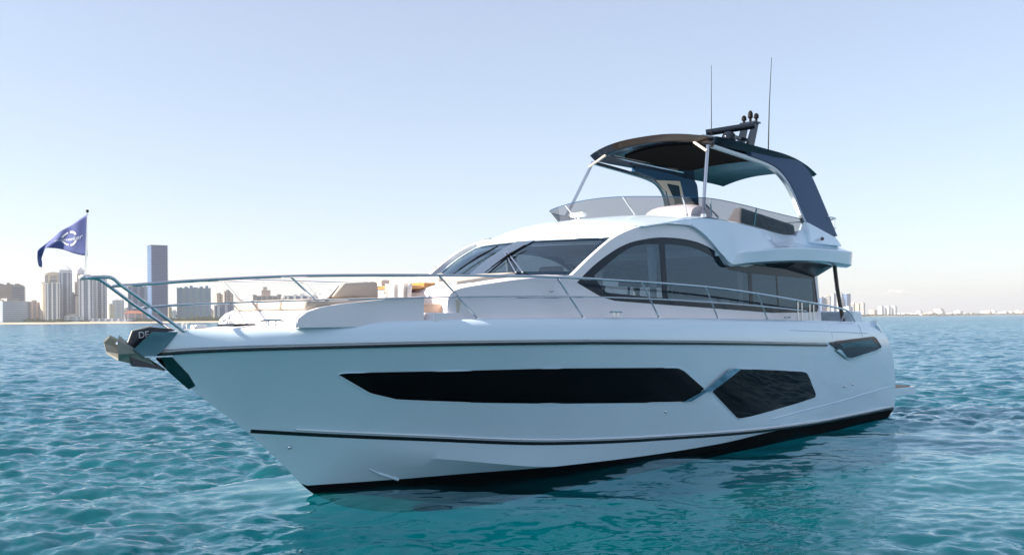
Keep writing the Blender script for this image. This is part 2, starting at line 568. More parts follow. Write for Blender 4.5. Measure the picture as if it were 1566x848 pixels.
# ================================================================== THE YACHT
Y = empty("yacht", YS, YAW)
prop(Y, "white flybridge motor yacht with black hull windows and dark hardtop", "yacht")

stem_u = [0.0, 0.07, 0.50, 1.41, 1.96, 2.51, 3.3, 4.6, 7.0, 11.0, 19.4]
stem_z = [2.17, 2.09, 1.70, 1.00, 0.51, 0.0, -0.35, -0.6, -0.75, -0.75, -0.6]
zk = spl(stem_u, stem_z)
fvr = spl([0, 0.15, 0.44, 1.18, 2.1, 3.24, 5.45, 8.9, 11.5, 14.7, 19.5], [0.0, 0.11, 0.27, 0.69, 1.12, 1.58, 2.2, 2.57, 2.62, 2.6, 2.47])
fzr = spl([0, 0.44, 1.18, 3.24, 5.45, 8.9, 14.7, 19.5], [2.171, 2.197, 2.217, 2.23, 2.213, 2.135, 1.956, 1.82])
fzg = spl([0, 0.27, 1.2, 2.0, 2.9, 4.56, 6.4, 10.1, 12.2, 17.6, 19.5], [2.43, 2.478, 2.51, 2.547, 2.576, 2.60, 2.601, 2.569, 2.54, 2.46, 2.43])
fvs = spl([1.405, 2.2, 3.8, 6.1, 8.4, 12.6, 19.5], [0, 0.36, 0.98, 1.68, 2.12, 2.46, 2.40])
fzs = spl([1.405, 2.2, 3.8, 6.1, 8.4, 12.6, 15.5, 19.5], [1.036, 0.94, 0.765, 0.527, 0.40, 0.235, 0.185, 0.20])
fvc = spl([1.57, 2.9, 4.5, 6.05, 8.5, 12.0, 19.5], [0, 0.52, 1.12, 1.58, 2.0, 2.26, 2.2])
fzc = spl([1.57, 2.9, 4.5, 6.05, 8.5, 12.0, 19.5], [0.89, 0.62, 0.37, 0.13, -0.05, -0.12, -0.12])
fzp = spl([2.4, 4.0, 6.2, 8.8, 10.5, 12.6, 15.5, 19.5], [0.13, 0.10, 0.11, 0.10, 0.12, 0.20, 0.165, 0.175])

def hv(u, z):
    """half breadth of the hull at station u and height z"""
    zr = fzr(u)
    if z >= zr:
        s = (z - zr) / max(fzg(u) - zr, 1e-3)
        k = min(1.0, fvr(u) / 0.5)
        off = np.interp(s, [0, 0.35, 0.7, 0.9, 1.0], [0, 0.012, 0.05, 0.11, 0.17])
        return max(fvr(u) - float(off) * k, 0)
    pts = [(zk(u), 0.0)]
    if u > 1.57: pts.append((fzc(u), fvc(u)))
    if u > 1.405: pts.append((fzs(u), fvs(u)))
    pts.append((zr, fvr(u)))
    for i in range(len(pts) - 1):
        z0, v0 = pts[i]; z1, v1 = pts[i + 1]
        if z <= z1 or i == len(pts) - 2:
            if z1 - z0 < 1e-5: return v1
            t = max(0.0, min(1.0, (z - z0) / (z1 - z0)))
            if i == len(pts) - 2:
                e = 1.0 + 0.22 * max(0, 1 - u / 9)      # flare, fading aft
                t = t ** e + 0.035 * math.sin(math.pi * t) * min(1, u / 9)
            return max(v0 + (v1 - v0) * t, 0)
    return 0

uend = spl([-0.8, 0.2, 0.76, 1.49, 2.31, 2.5], [19.25, 19.3, 19.31, 19.06, 18.34, 17.9])
def shear(u, z):
    if u <= 15: return u
    return 15 + (u - 15) * (uend(z) - 15) / 4.3
NS = 150
stations = [19.3 * (i / NS) ** 1.35 for i in range(NS + 1)]
def hull_sheet(name, zlist, m, off=0.0, u0=0.0, u1=19.3, both=True, par=None):
    par = par or Y
    mb = MB()
    for sgn in ((1, -1) if both else (1,)):
        rows = []
        st = [u for u in stations if u0 <= u <= u1]
        if st[0] > u0: st = [u0] + st
        for u in st:
            rows.append([T(shear(u, z), sgn * (hv(u, z) + off), z) for z in zlist(u)])
        nc = len(rows[0]); v = [p for r_ in rows for p in r_]
        f = [(i * nc + k, i * nc + k + 1, (i + 1) * nc + k + 1, (i + 1) * nc + k) for i in range(len(rows) - 1) for k in range(nc - 1)]
        mb.add(v, f)
    return mb
def ztop(u):
    a = max(fzp(u), zk(u)); b = max(fzc(u), a); c = max(fzs(u), b, zk(u)); r_ = fzr(u); g = fzg(u)
    out = [a, a + (b - a) * 0.5, b, b + (c - b) * 0.5, c]
    out += [c + (r_ - c) * k / 12 for k in range(1, 13)]
    out += [r_ + (g - r_) * k for k in (0.15, 0.35, 0.55, 0.7, 0.8, 0.9, 0.96, 1.0)]
    return out
def zbot(u):
    a = max(fzp(u), zk(u)); k0 = zk(u)
    return [k0 + (a - k0) * k / 6 for k in range(7)]
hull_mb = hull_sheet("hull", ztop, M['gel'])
# transom
def transom(mb, zl):
    rows = []
    for z in zl:
        b = hv(19.3, z)
        rows.append([T(shear(19.3, z) - 0.0, b * k, z) for k in (1, 0.5, 0, -0.5, -1)])
    nc = 5; v = [p for r_ in rows for p in r_]
    mb.add(v, [(i * nc + k, i * nc + k + 1, (i + 1) * nc + k + 1, (i + 1) * nc + k) for i in range(len(rows) - 1) for k in range(nc - 1)])
transom(hull_mb, ztop(19.3))
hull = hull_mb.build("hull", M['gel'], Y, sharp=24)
bot_mb = hull_sheet("hull_bottom", zbot, M['black'])
transom(bot_mb, zbot(19.3))
bot_mb.build("hull_bottom", M['black'], Y)

# rub rail and the polished bead above it
def rail_strip(name, zf, m, h, off, u0, u1, taper=False, under=False):
    mb = MB()
    for sgn in (1, -1):
        rows = []
        st = [u0] + [u for u in stations if u0 + 0.01 < u < u1 - 0.01] + [u1]
        for u in st:
            zc = zf(u); hh = h
            if taper: hh = h * min(1, 0.25 + (u - u0) / 1.5) * min(1, 0.05 + (u1 - u) / 2.5)
            b0 = hv(u, zc - hh / 2); b1 = hv(u, zc + hh / 2)
            rows.append([T(shear(u, zc), sgn * max(b0 - 0.02, 0), zc - hh / 2), T(shear(u, zc), sgn * (b0 + off), zc - hh / 2 + 0.003), T(shear(u, zc), sgn * (max(b0, b1) + off * 1.25), zc),
                         T(shear(u, zc), sgn * (b1 + off), zc + hh / 2 - 0.003), T(shear(u, zc), sgn * max(b1 - 0.02, 0), zc + hh / 2)])
        v = [p for r_ in rows for p in r_]
        mb.add(v, [(i * 5 + k, i * 5 + k + 1, (i + 1) * 5 + k + 1, (i + 1) * 5 + k) for i in range(len(rows) - 1) for k in range(4)])
    return mb.build(name, m, Y, sharp=50)
rail_strip("rub_rail", lambda u: fzr(u) - 0.005, M['rub'], 0.05, 0.035, 0.0, 14.75)
rail_strip("rub_rail_bead", lambda u: fzr(u) + 0.045, M['steel'], 0.014, 0.03, 0.0, 14.75)
rail_strip("boot_stripe", lambda u: fzs(u) - 0.005, M['stripe'], 0.062, 0.006, 1.43, 19.2)
rail_strip("spray_knuckle", lambda u: fzs(u) + 0.052, M['gelm'], 0.03, 0.014, 2.0, 19.2)

# stem plate under the bow roller
mb = MB()
rows = []
for k in range(13):
    t = k / 12
    u = 0.05 + 0.46 * t
    z = zk(u) + 0.004
    w = 0.09 * (1 - 0.75 * t)
    rows.append([T(u + 0.10, w + 0.02, z + 0.05), T(u - 0.005, w * 0.75, z - 0.004), T(u - 0.028, 0, z - 0.02), T(u - 0.005, -w * 0.75, z - 0.004), T(u + 0.10, -w - 0.02, z + 0.05)])
mb.add([p for r_ in rows for p in r_], [(i * 5 + k, i * 5 + k + 1, (i + 1) * 5 + k + 1, (i + 1) * 5 + k) for i in range(12) for k in range(4)])
mb.build("stem_plate", mat("stem_plate_steel", (0.07, 0.12, 0.12), 0.08, metal=1.0), Y)

# ---- hull windows (u, z outlines laid on the side surface)
def side_fun(off, sgn=1):
    return lambda a, b: T(a, sgn * (hv(a, b) + off), b)
HW_FRONT = [(2.29, 1.835), (2.42, 1.845), (4.02, 1.82), (5.64, 1.80), (8.55, 1.70), (8.80, 1.685), (9.00, 1.62), (9.74, 1.25), (9.30, 1.045), (9.1, 1.04), (8.29, 1.08), (5.85, 1.21), (4.21, 1.32), (3.25, 1.405), (2.83, 1.52), (2.29, 1.815)]
HW_REAR = [(10.85, 1.585), (13.6, 1.41), (13.82, 1.37), (13.95, 1.28), (14.38, 0.86), (14.36, 0.79), (14.25, 0.775), (11.2, 0.575), (11.05, 0.575), (10.93, 0.62), (9.97, 1.185)]
HW_SLASH = [(9.08, 1.046), (9.34, 1.04), (9.74, 1.19), (9.96, 1.205), (10.85, 1.59), (10.58, 1.61), (10.42, 1.585), (9.76, 1.255)]
for sgn in (1, -1):
    for ol in (HW_FRONT, HW_REAR):
        w = panel("hull_window", rnd(ol, 0.05, 3), side_fun(0.004, sgn), 0.0, M['hglass'], Y, grid=0.22)
        fr = cr([side_fun(0.004, sgn)(*p) for p in rnd(ol, 0.05, 3)], 2, closed=True)
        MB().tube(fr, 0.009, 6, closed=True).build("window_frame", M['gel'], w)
    panel("window_blade", HW_SLASH, lambda a, b: T(a, sgn * (hv(a, b) + 0.012 + (b - 1.04) * 0.05), b), (0, -0.03 * sgn, 0), M['blade'], Y, grid=0.15)
    # quarter window near the stern, in its dark moulding
    q = panel("quarter_window", rnd([(14.86, 2.0), (15.3, 2.035), (17.55, 2.095), (17.72, 2.06), (18.08, 1.83), (18.02, 1.79), (16.15, 1.62), (15.95, 1.63)], 0.05, 3), side_fun(0.014, sgn), (0, -0.03 * sgn, 0), M['frame'], Y, grid=0.2)
    panel("pane", rnd([(15.35, 1.97), (17.35, 2.03), (17.78, 1.85), (16.1, 1.685), (15.98, 1.70)], 0.04, 3), (lambda a, b: T(a, sgn * (hv(a, b) + 0.020 + (b - 1.65) * 0.12), b)), 0.0, M['qglass'], q, grid=0.2)
    panel("window_sill", rnd([(15.2, 1.83), (15.88, 1.60), (16.15, 1.57), (18.0, 1.74), (18.0, 1.77), (16.15, 1.61), (15.9, 1.62), (15.45, 1.84)], 0.02, 2), side_fun(0.02, sgn), (0, -0.03 * sgn, 0), M['steel2'], q, grid=0.2)
    # moulded styling line above the stern step, small skin fittings
    l1 = [side_fun(0.004, sgn)(a, b) for a, b in [(12.34, 0.47), (14.0, 0.545), (15.5, 0.60), (16.6, 0.66), (18.0, 0.735), (19.2, 0.78)]]
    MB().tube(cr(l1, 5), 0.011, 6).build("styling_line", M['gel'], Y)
    for a, b in ((8.66, 0.89), (2.0, 0.75), (15.9, 0.95), (16.4, 0.97)):
        p = side_fun(0.004, sgn)(a, b)
        MB().ball(p, 0.028, 8, 6).build("skin_fitting", M['steel'], Y)
    # spray rails low on the bow
    l2 = [side_fun(0.010, sgn)(a, b) for a, b in [(3.22, 0.32), (3.42, 0.225), (3.6, 0.155), (3.77, 0.09)]]
    MB().tube(cr(l2, 5), [0.008] * 5 + [0.02] * 11, 6).build("spray_rail", M['gel'], Y)

# ---- deck
def fvg(u): return hv(u, fzg(u))
mb = MB(); rows = []
for u in stations:
    b = fvg(u); rows.append([T(shear(u, fzg(u)), b * k, fzg(u) - 0.002 + 0.05 * (1 - k * k) * min(1, b)) for k in np.linspace(1, -1, 15)])
v = [p for r_ in rows for p in r_]
mb.add(v, [(i * 15 + k, i * 15 + k + 1, (i + 1) * 15 + k + 1, (i + 1) * 15 + k) for i in range(len(rows) - 1) for k in range(14)])
deck = mb.build("deck", M['nonskid'], Y)

# ---- bathing platform and transom pieces
def rbox(name, x0, x1, y0, y1, z0, z1, m, par, bev=0.02):
    return MB().box(x0, x1, y0, y1, z0, z1).build(name, m, par, bevel=bev)
out = rnd([(19.0, 2.36), (21.05, 2.38), (21.25, 1.9), (21.25, -1.9), (21.05, -2.38), (19.0, -2.36)], [0, 0.25, 0.25, 0.25, 0.25, 0], 6)
pl = panel("bathing_platform", out, lambda a, b: (a, -b, 0.70 - 0.02 * (a - 19)), (0, 0, -0.20), M['gel'], Y, grid=0.5)
panel("teak_pad", [(p[0] if p[0] < 19.5 else 19.5 + (p[0] - 19.5) * 0.94, p[1] * 0.955) for p in out], lambda a, b: (a, -b, 0.704 - 0.02 * (a - 19)), (0, 0, 0.012), M['teakd'], pl, grid=0.5)
for sgn in (1, -1):
    # rounded corner mouldings of the transom
    pts = [(18.02, 2.36, 2.40), (18.40, 2.33, 2.15), (18.72, 2.30, 1.80), (18.9, 2.28, 1.45)]
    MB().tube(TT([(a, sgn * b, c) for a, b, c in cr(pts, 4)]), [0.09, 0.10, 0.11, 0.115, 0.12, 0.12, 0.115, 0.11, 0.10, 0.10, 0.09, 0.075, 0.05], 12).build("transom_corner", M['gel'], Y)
    MB().tube(TT([(18.2, sgn * 2.36, 2.37), (18.2, sgn * 2.36, 2.50)]), 0.03, 10).build("mooring_roller", M['steel'], Y)
rbox("cockpit_coaming", 17.2, 17.75, -2.2, 2.2, 2.35, 2.72, M['gel'], Y, 0.06)

# ---- foredeck lounge
def vl(u, z=0): return 1.0 + 0.225 * (u - 1.6)
lounge_out = [(1.53, 2.50), (1.56, 2.62), (1.68, 2.71), (1.89, 2.775), (2.18, 2.825), (2.78, 2.885), (3.5, 2.945), (3.5, 2.50)]
for sgn in (1, -1):
    panel("lounge_side", lounge_out, lambda a, b: T(a + (0.25 if sgn < 0 else 0) * 0, sgn * vl(a), b), (0, 0.10 * sgn, 0), M['gelm'], Y, grid=0.2)
# base moulding of the sunpad
base = MB()
base.hexa([T(1.62, 0.92, 2.48), T(1.62, -0.92, 2.48), T(3.5, -1.3, 2.48), T(3.5, 1.3, 2.48)],
          [T(1.72, 0.92, 2.74), T(1.72, -0.92, 2.74), T(3.5, -1.3, 2.76), T(3.5, 1.3, 2.76)])
base.build("lounge_base", M['gelm'], Y, bevel=0.03)
for (va, vb, wa, wb) in ((0.9, 0.31, 1.26, 0.42), (0.30, -0.29, 0.41, -0.41), (-0.30, -0.9, -0.42, -1.26)):
    MB().hexa([T(1.74, va, 2.745), T(1.74, vb, 2.745), T(3.2, wb, 2.765), T(3.2, wa, 2.765)],
              [T(1.76, va, 2.895), T(1.76, vb, 2.895), T(3.2, wb, 2.93), T(3.2, wa, 2.93)]).build("sunpad_cushion", M['cushion'], Y, bevel=0.045)
# backrest between the sunpad and the seating
MB().hexa([T(2.62, 0.36, 2.93), T(2.70, -0.08, 2.93), T(3.50, -0.10, 2.92), T(3.52, 0.40, 2.92)],
          [T(2.86, 0.36, 3.165), T(2.90, -0.08, 3.165), T(3.44, -0.10, 3.20), T(3.50, 0.40, 3.20)]).build("backrest", M['cushion'], Y, bevel=0.05)
MB().hexa([T(2.57, 0.30, 2.93), T(2.61, 0.02, 2.93), T(2.70, 0.02, 2.93), T(2.62, 0.30, 2.93)],
          [T(2.79, 0.30, 3.12), T(2.82, 0.02, 3.12), T(2.88, 0.02, 3.12), T(2.85, 0.30, 3.15)]).build("backrest_shell", M['gelm'], Y, bevel=0.02)
# bow sofa and its base, walkway steps
rbox("sofa_base", 4.25, 4.75, -1.25, 0.95, 2.5, 2.86, M['gelm'], Y, 0.03)
rbox("sofa_seat", 4.22, 4.72, -1.2, 0.9, 2.865, 2.98, M['cream'], Y, 0.04)
rbox("sofa_back", 4.62, 4.86, -1.2, 0.9, 2.985, 3.20, M['cream'], Y, 0.05)
rbox("side_seat", 3.56, 4.0, -1.3, -0.9, 2.5, 2.84, M['peach'], Y, 0.03)
rbox("deck_step", 3.56, 4.3, -1.58, -1.28, 2.5, 2.70, M['gelm'], Y, 0.02)
rbox("deck_locker", 4.05, 4.22, -1.56, -1.34, 2.5, 2.9, M['cream'], Y, 0.02)

# ---- deckhouse sides with the big arched saloon windows
fvh = spl([3.8, 5, 6.5, 8, 12, 16], [1.5, 1.75, 1.93, 2.0, 2.06, 2.06])
def house(a, b): return fvh(a) - 0.06 * (b - 2.6)
top = cr([(3.88, 2.48), (3.90, 2.80), (3.96, 2.97), (4.16, 3.07), (4.82, 3.17), (5.36, 3.235), (6.07, 3.30), (6.42, 3.325), (6.50, 3.35), (6.80, 3.545), (7.18, 3.78), (7.55, 3.98), (8.0, 4.15), (8.56, 4.29), (9.31, 4.375), (9.98, 4.42), (10.57, 4.44), (11.04, 4.42), (11.39, 4.35), (11.9, 4.2)], 5)
side_out = [(a, b) for a, b in top] + [(12.4, 4.05), (15.58, 4.0), (15.68, 2.48)]
glass_out = cr([(6.57, 3.20), (6.8, 3.36), (7.16, 3.575), (7.64, 3.80), (8.07, 3.945), (8.53, 4.035), (9.06, 4.10), (9.72, 4.115), (10.3, 4.08), (10.78, 3.99), (11.14, 3.875), (11.77, 3.66)], 4) + \
            [(12.2, 3.65), (12.6, 3.72), (15.45, 3.72), (15.58, 2.80), (15.5, 2.71), (14.4, 2.69), (13.21, 2.685), (9.81, 2.81), (8.0, 2.88), (7.55, 2.90), (7.2, 2.96), (6.95, 3.05)]
glass_in = cr([(7.05, 3.33), (7.62, 3.64), (8.12, 3.86), (8.6, 3.95), (9.04, 3.975)], 4) + [(9.06, 2.96), (8.23, 3.00), (7.40, 3.04), (7.28, 3.07)]
glass_in2 = cr([(9.22, 3.98), (9.7, 3.99), (10.2, 3.96), (10.7, 3.87), (11.1, 3.74), (11.55, 3.57)], 4) + [(12.3, 3.52), (12.3, 2.83), (9.9, 2.90), (9.22, 2.945)]
glass_in3 = [(12.45, 3.52), (13.55, 3.50), (13.55, 2.81), (12.45, 2.83)]
glass_in4 = [(13.62, 3.50), (15.35, 3.48), (15.38, 2.80), (13.62, 2.81)]
for sgn in (1, -1):
    hf = lambda o_: (lambda a, b: T(a, sgn * (house(a, b) + o_), b))
    s_ = panel("deckhouse_side", side_out, hf(0), (0, 0.07 * sgn, 0), M['gelm'], Y, holes=[glass_out], grid=0.22)
    fr = panel("saloon_window_frame", glass_out, hf(-0.02), (0, 0.02 * sgn, 0), M['frame'], s_, holes=[glass_in, glass_in2, glass_in3, glass_in4], grid=0.25)
    for go in (glass_in, glass_in2, glass_in3, glass_in4):
        panel("window", go, hf(-0.024), 0.0, M['saloon'], s_, grid=0.3)
    # faint joint lines of the locker on the coachroof side
    MB().tube([hf(0.001)(a, b) for a, b in [(5.2, 2.93), (6.0, 2.935), (6.7, 2.95)]], 0.004, 5).build("locker_joint", M['graph'], s_)
    MB().ball(hf(0.005)(5.95, 3.06), 0.03, 10, 6).build("filler_cap", M['steel'], s_)

# coachroof top between the sides up to the windshield
tsp = spl([p[0] for p in top[5:48:3]], [p[1] for p in top[5:48:3]])
mb = MB(); rows = []
for u in np.linspace(3.95, 7.0, 24):
    zt = min(tsp(u) if u > 4.0 else 2.97, 3.32); b = fvh(u) - 0.06 * (zt - 2.6) - 0.01
    rows.append([T(u + 0.12 * (1 - k * k), b * k, zt - 0.005 + 0.07 * (1 - k * k)) for k in np.linspace(1, -1, 17)])
v = [p for r_ in rows for p in r_]
mb.add(v, [(i * 17 + k, i * 17 + k + 1, (i + 1) * 17 + k + 1, (i + 1) * 17 + k) for i in range(23) for k in range(16)])
fr_ = rows[0]
mb.add(fr_ + [(p[0], p[1], 2.48) for p in fr_], [(k, k + 1, 18 + k, 17 + k) for k in range(16)])
coach = mb.build("coachroof", M['gelm'], Y, sharp=35)
# raised locker lid in front of the windshield
MB().hexa([T(4.25, 1.25, 3.05), T(4.25, -1.25, 3.05), T(5.95, -1.25, 3.25), T(5.95, 1.25, 3.25)],
          [T(4.36, 1.22, 3.14), T(4.36, -1.22, 3.14), T(5.9, -1.23, 3.31), T(5.9, 1.23, 3.31)]).build("coachroof_locker", M['gelm'], Y, bevel=0.02)
MB().hexa([T(4.40, 1.20, 3.145), T(4.40, -1.20, 3.145), T(5.85, -1.2, 3.315), T(5.85, 1.2, 3.315)],
          [T(4.46, 1.16, 3.20), T(4.46, -1.16, 3.20), T(5.8, -1.17, 3.38), T(5.8, 1.17, 3.38)]).build("locker_shade_lip", M['cushion'], Y, bevel=0.02)  # locker's overhanging upper lip; its shade is put into the beige colour

# ---- windshield
def ws(a, t, off=0.0):
    u0, v0, z0 = 5.95 + 0.78 * a * a, 1.80 * a, 3.375 - 0.02 * a * a
    u1, v1, z1 = 7.15 + 0.72 * a * a, 1.66 * a, 4.03 + 0.02 * a * a
    u = u0 + (u1 - u0) * t; vv = v0 + (v1 - v0) * t; z = z0 + (z1 - z0) * t + 0.05 * math.sin(math.pi * t)
    return T(u - 0.5 * off, vv, z + 0.87 * off)
def wpanel(name, poly, off, m, par, thick=0.0, grid=0.12, holes=()):
    return panel(name, poly, lambda a, b: ws(a, b, off), (0.5 * thick, 0, -0.87 * thick) if thick else 0.0, m, par, grid=grid, holes=holes)
wf = wpanel("windshield_frame", [(-1, -0.02), (1, -0.02), (1, 1), (-1, 1)], 0.0, M['frame'], Y, 0.03,
            holes=[[(-0.965, 0.05), (-0.01, 0.05), (0.04, 0.93), (-0.965, 0.93)], [(0.19, 0.05), (0.965, 0.05), (0.965, 0.93), (0.26, 0.93)]])
for pl_ in ([(-0.965, 0.05), (-0.01, 0.05), (0.04, 0.93), (-0.965, 0.93)], [(0.19, 0.05), (0.965, 0.05), (0.965, 0.93), (0.26, 0.93)]):
    wpanel("windshield_pane", pl_, -0.008, M['wind'], wf)
wpanel("centre_mullion", [(-0.02, 0.0), (0.20, 0.0), (0.27, 0.98), (0.03, 0.98)], 0.012, M['mull'], wf, 0.012)
for a0, a1 in ((-0.93, 0.0), (0.30, 0.93)):
    MB().tube([ws(a, 0.82, -0.03) for a in np.linspace(a0, a1, 12)], 0.007, 6).build("inner_white_line", M['white'], wf)  # thin white line just inside the glass near its top
def wiper(a0, t0, a1, t1):
    w = MB()
    pa, pb = Vector(ws(a0, t0, 0.05)), Vector(ws(a1, t1, 0.05))
    w.tube([pa, pa.lerp(pb, 0.5) + Vector((0, 0, 0.015)), pb], [0.010, 0.022, 0.012], 6)
    o = w.build("wiper", M['rubber'], Y)
    c0 = Vector(ws(a0 - 0.02, 0.0, 0.04)); c1 = pa.lerp(pb, 0.55)
    MB().tube([c0, c1 + Vector((0, 0, 0.02))], 0.009, 6).build("wiper_arm", M['rubber'], o)
wiper(-0.24, 0.09, -0.08, 0.74)
wiper(0.21, 0.11, 0.30, 0.71)
for d_ in (0.0, 0.06):
    MB().tube([ws(0.52 + d_, -0.03, 0.06), ws(0.14 + d_ * 0.6, 0.52, 0.05)], 0.014, 6).build("wiper_linkage", M['steel'], Y)
# white side pillars of the windshield
for sgn in (1, -1):
    P_ = [ws(sgn * 1.012, t, 0.0) for t in np.linspace(-0.05, 1.02, 10)]
    MB().tube(P_, 0.024, 10).build("windshield_pillar", M['gel'], Y)

# ---- roof and flybridge moulding
def uf(v): return 7.12 + 0.72 * (v / 1.66) ** 2
ze_f = spl([7.6, 8.0, 8.56, 9.31, 9.98, 10.9, 12, 17], [3.98, 4.15, 4.29, 4.40, 4.50, 4.60, 4.60, 4.55])
zc_f = spl([7.1, 7.25, 7.6, 8.0, 8.7, 10.0, 11.0, 17], [4.03, 4.12, 4.26, 4.40, 4.53, 4.68, 4.72, 4.72])
mb = MB(); rows = []
for s_ in [0, 0.01, 0.03, 0.06, 0.1] + list(np.linspace(0.15, 1, 24)):
    row = []
    for k in np.linspace(1, -1, 31):
        u = 7.12 + (11.15 - 7.12) * s_
        ve = fvh(8 + s_ * 3) - 0.06 * (4.3 - 2.6) + 0.01
        vv = ve * k
        uu = uf(vv) + (11.15 - uf(vv)) * s_
        zc = zc_f(7.1 + (uu - uf(vv)) * (11.15 - 7.1) / (11.15 - uf(vv)))
        ze = ze_f(uu)
        w_ = abs(k) ** 3.2
        row.append(T(uu, vv, zc * (1 - w_) + max(ze, 4.0) * w_))
    rows.append(row)
nc = 31
v = [p for r_ in rows for p in r_]
mb.add(v, [(i * nc + k, i * nc + k + 1, (i + 1) * nc + k + 1, (i + 1) * nc + k) for i in range(len(rows) - 1) for k in range(nc - 1)])
e0 = rows[0]
mb.add(e0 + [(p[0] + 0.04, p[1] * 0.985, p[2] - 0.07) for p in e0] + [(p[0] + 0.35, p[1] * 0.97, p[2] - 0.07) for p in e0], [(r * nc + k, r * nc + k + 1, (r + 1) * nc + k + 1, (r + 1) * nc + k) for r in (0, 1) for k in range(nc - 1)])
roof = mb.build("roof", M['gel'], Y, sharp=38)
# upper coaming: the white band that runs from the arch aft along the flybridge, then flares into the overhang
zt_f = spl([8.4, 9.3, 10.2, 10.9, 12.5, 14.2, 14.7, 15.1, 16.2, 16.85, 17.0, 17.1], [4.27, 4.42, 4.57, 4.61, 4.56, 4.45, 4.50, 4.62, 4.56, 4.50, 4.40, 4.22])
vo_f = spl([8.4, 10.8, 11.3, 12.0, 13.0, 15.0, 16.9], [2.0, 2.03, 2.12, 2.26, 2.37, 2.43, 2.38])
zlo_f = spl([8.4, 9.31, 9.98, 10.4, 10.75, 11.1, 11.4, 11.83, 12.66, 13.8, 15.0, 17.1], [4.25, 4.365, 4.375, 4.27, 4.10, 3.85, 3.63, 3.67, 3.73, 3.79, 3.82, 3.79])
zhi_f = spl([8.4, 9.31, 9.98, 10.4, 10.75, 11.1, 11.35, 11.56, 12.2, 13.2, 14.7, 17.1], [4.255, 4.37, 4.38, 4.275, 4.105, 3.855, 3.70, 3.90, 3.99, 4.08, 4.13, 4.17])
zmid_f = spl([8.4, 9.3, 10.0, 10.75, 11.4, 12.2, 14.0, 17.1], [4.265, 4.385, 4.44, 4.40, 4.33, 4.29, 4.26, 4.30])
vm_f = spl([8.4, 10.0, 11.4, 12.5, 14.0, 17.1], [0.02, 0.04, 0.07, 0.10, 0.13, 0.10])
us = list(np.linspace(8.4, 10.9, 16)) + list(np.linspace(11.0, 12.2, 19)) + list(np.linspace(12.4, 17.1, 34))
for sgn in (1, -1):
    rows = []
    for u in us:
        zt, vo, zl, zh = zt_f(u), vo_f(u), zlo_f(u), zhi_f(u)
        k = min(1, max(0, (u - 11.4) / 0.7))
        vi = fvh(u) - 0.06 * (zt - 2.6)
        zh = max(zh, zl + 0.002); zt = max(zt, zh + 0.02)
        endc = 1 - 0.08 * max(0, (u - 16.5) / 0.6) ** 2
        led = 0.045 * k
        zmid = zmid_f(u)
        rows.append(TT([(u, sgn * (vi - 0.02 if u < 12.0 else 1.9), zl + 0.02), (u, sgn * (vo - 0.06 - 0.05 * k) * endc, zl), (u, sgn * (vo) * endc, min(zl + 0.045, zh)), (u, sgn * (vo + 0.03 * k) * endc, zh - 0.02 * k), (u, sgn * (vo + 0.01 * k) * endc, zh),
                        (u, sgn * (vo - led - 0.01) * endc, zh + 0.01), (u, sgn * (vi + vm_f(u)) * endc, max(min(zmid, zt - 0.05), zh + 0.012)), (u, sgn * (vi + 0.012) * endc, zt - 0.04), (u, sgn * (vi - 0.04) * endc, zt), (u, sgn * (vi - 0.12) * endc, zt), (u, sgn * (vi - 0.14) * endc, 4.25)]))
    nc = 11; v = [p for r_ in rows for p in r_]
    mb = MB().add(v, [(i * nc + k, i * nc + k + 1, (i + 1) * nc + k + 1, (i + 1) * nc + k) for i in range(len(rows) - 1) for k in range(nc - 1)])
    mb.add(rows[-1], [tuple(range(11))])
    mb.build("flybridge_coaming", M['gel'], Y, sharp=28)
# flybridge floor slab and curved tail
outl = [(11.0, 1.98), (17.05, 2.1), (17.15, 1.6), (17.2, 0.8), (17.22, 0), (17.2, -0.8), (17.15, -1.6), (17.05, -2.1), (11.0, -1.98)]
panel("flybridge_floor", outl, lambda a, b: (a, -b, 4.165), (0, 0, -0.33), M['gel'], Y, grid=0.6)
# dark glossy lining under the cockpit overhang, a shallow keel-shaped soffit
rows = []
for u, zt_, zb_ in ((12.4, 3.79, 3.77), (14.0, 3.81, 3.66), (15.5, 3.84, 3.50), (16.6, 3.84, 3.82)):
    rows.append(TT([(u, 2.28, zt_), (u, 1.97, zb_), (u, 0, zb_), (u, -1.97, zb_), (u, -2.28, zt_)]))
sof = grid_mesh("cockpit_soffit", rows, M['under'], Y, sharp=20)
MB().tube([T(15.95, 1.2, 3.60), T(15.97, 1.2, 3.575)], 0.10, 16).build("ceiling_lamp", M['steel'], sof)
# saloon aft bulkhead: dark glass doors
panel("aft_bulkhead", [(1.95, 2.5), (1.95, 3.8), (-1.95, 3.8), (-1.95, 2.5)], lambda a, b: T(15.6, a, b), (0.05, 0, 0), M['frame'], Y, grid=1)
for sgn in (1, -1):
    MB().tube(TT([(16.58, sgn * 2.0, 3.84), (16.72, sgn * 2.0, 3.3), (17.02, sgn * 2.02, 2.45)]), 0.05, 8).build("overhang_post", M['post'], Y)

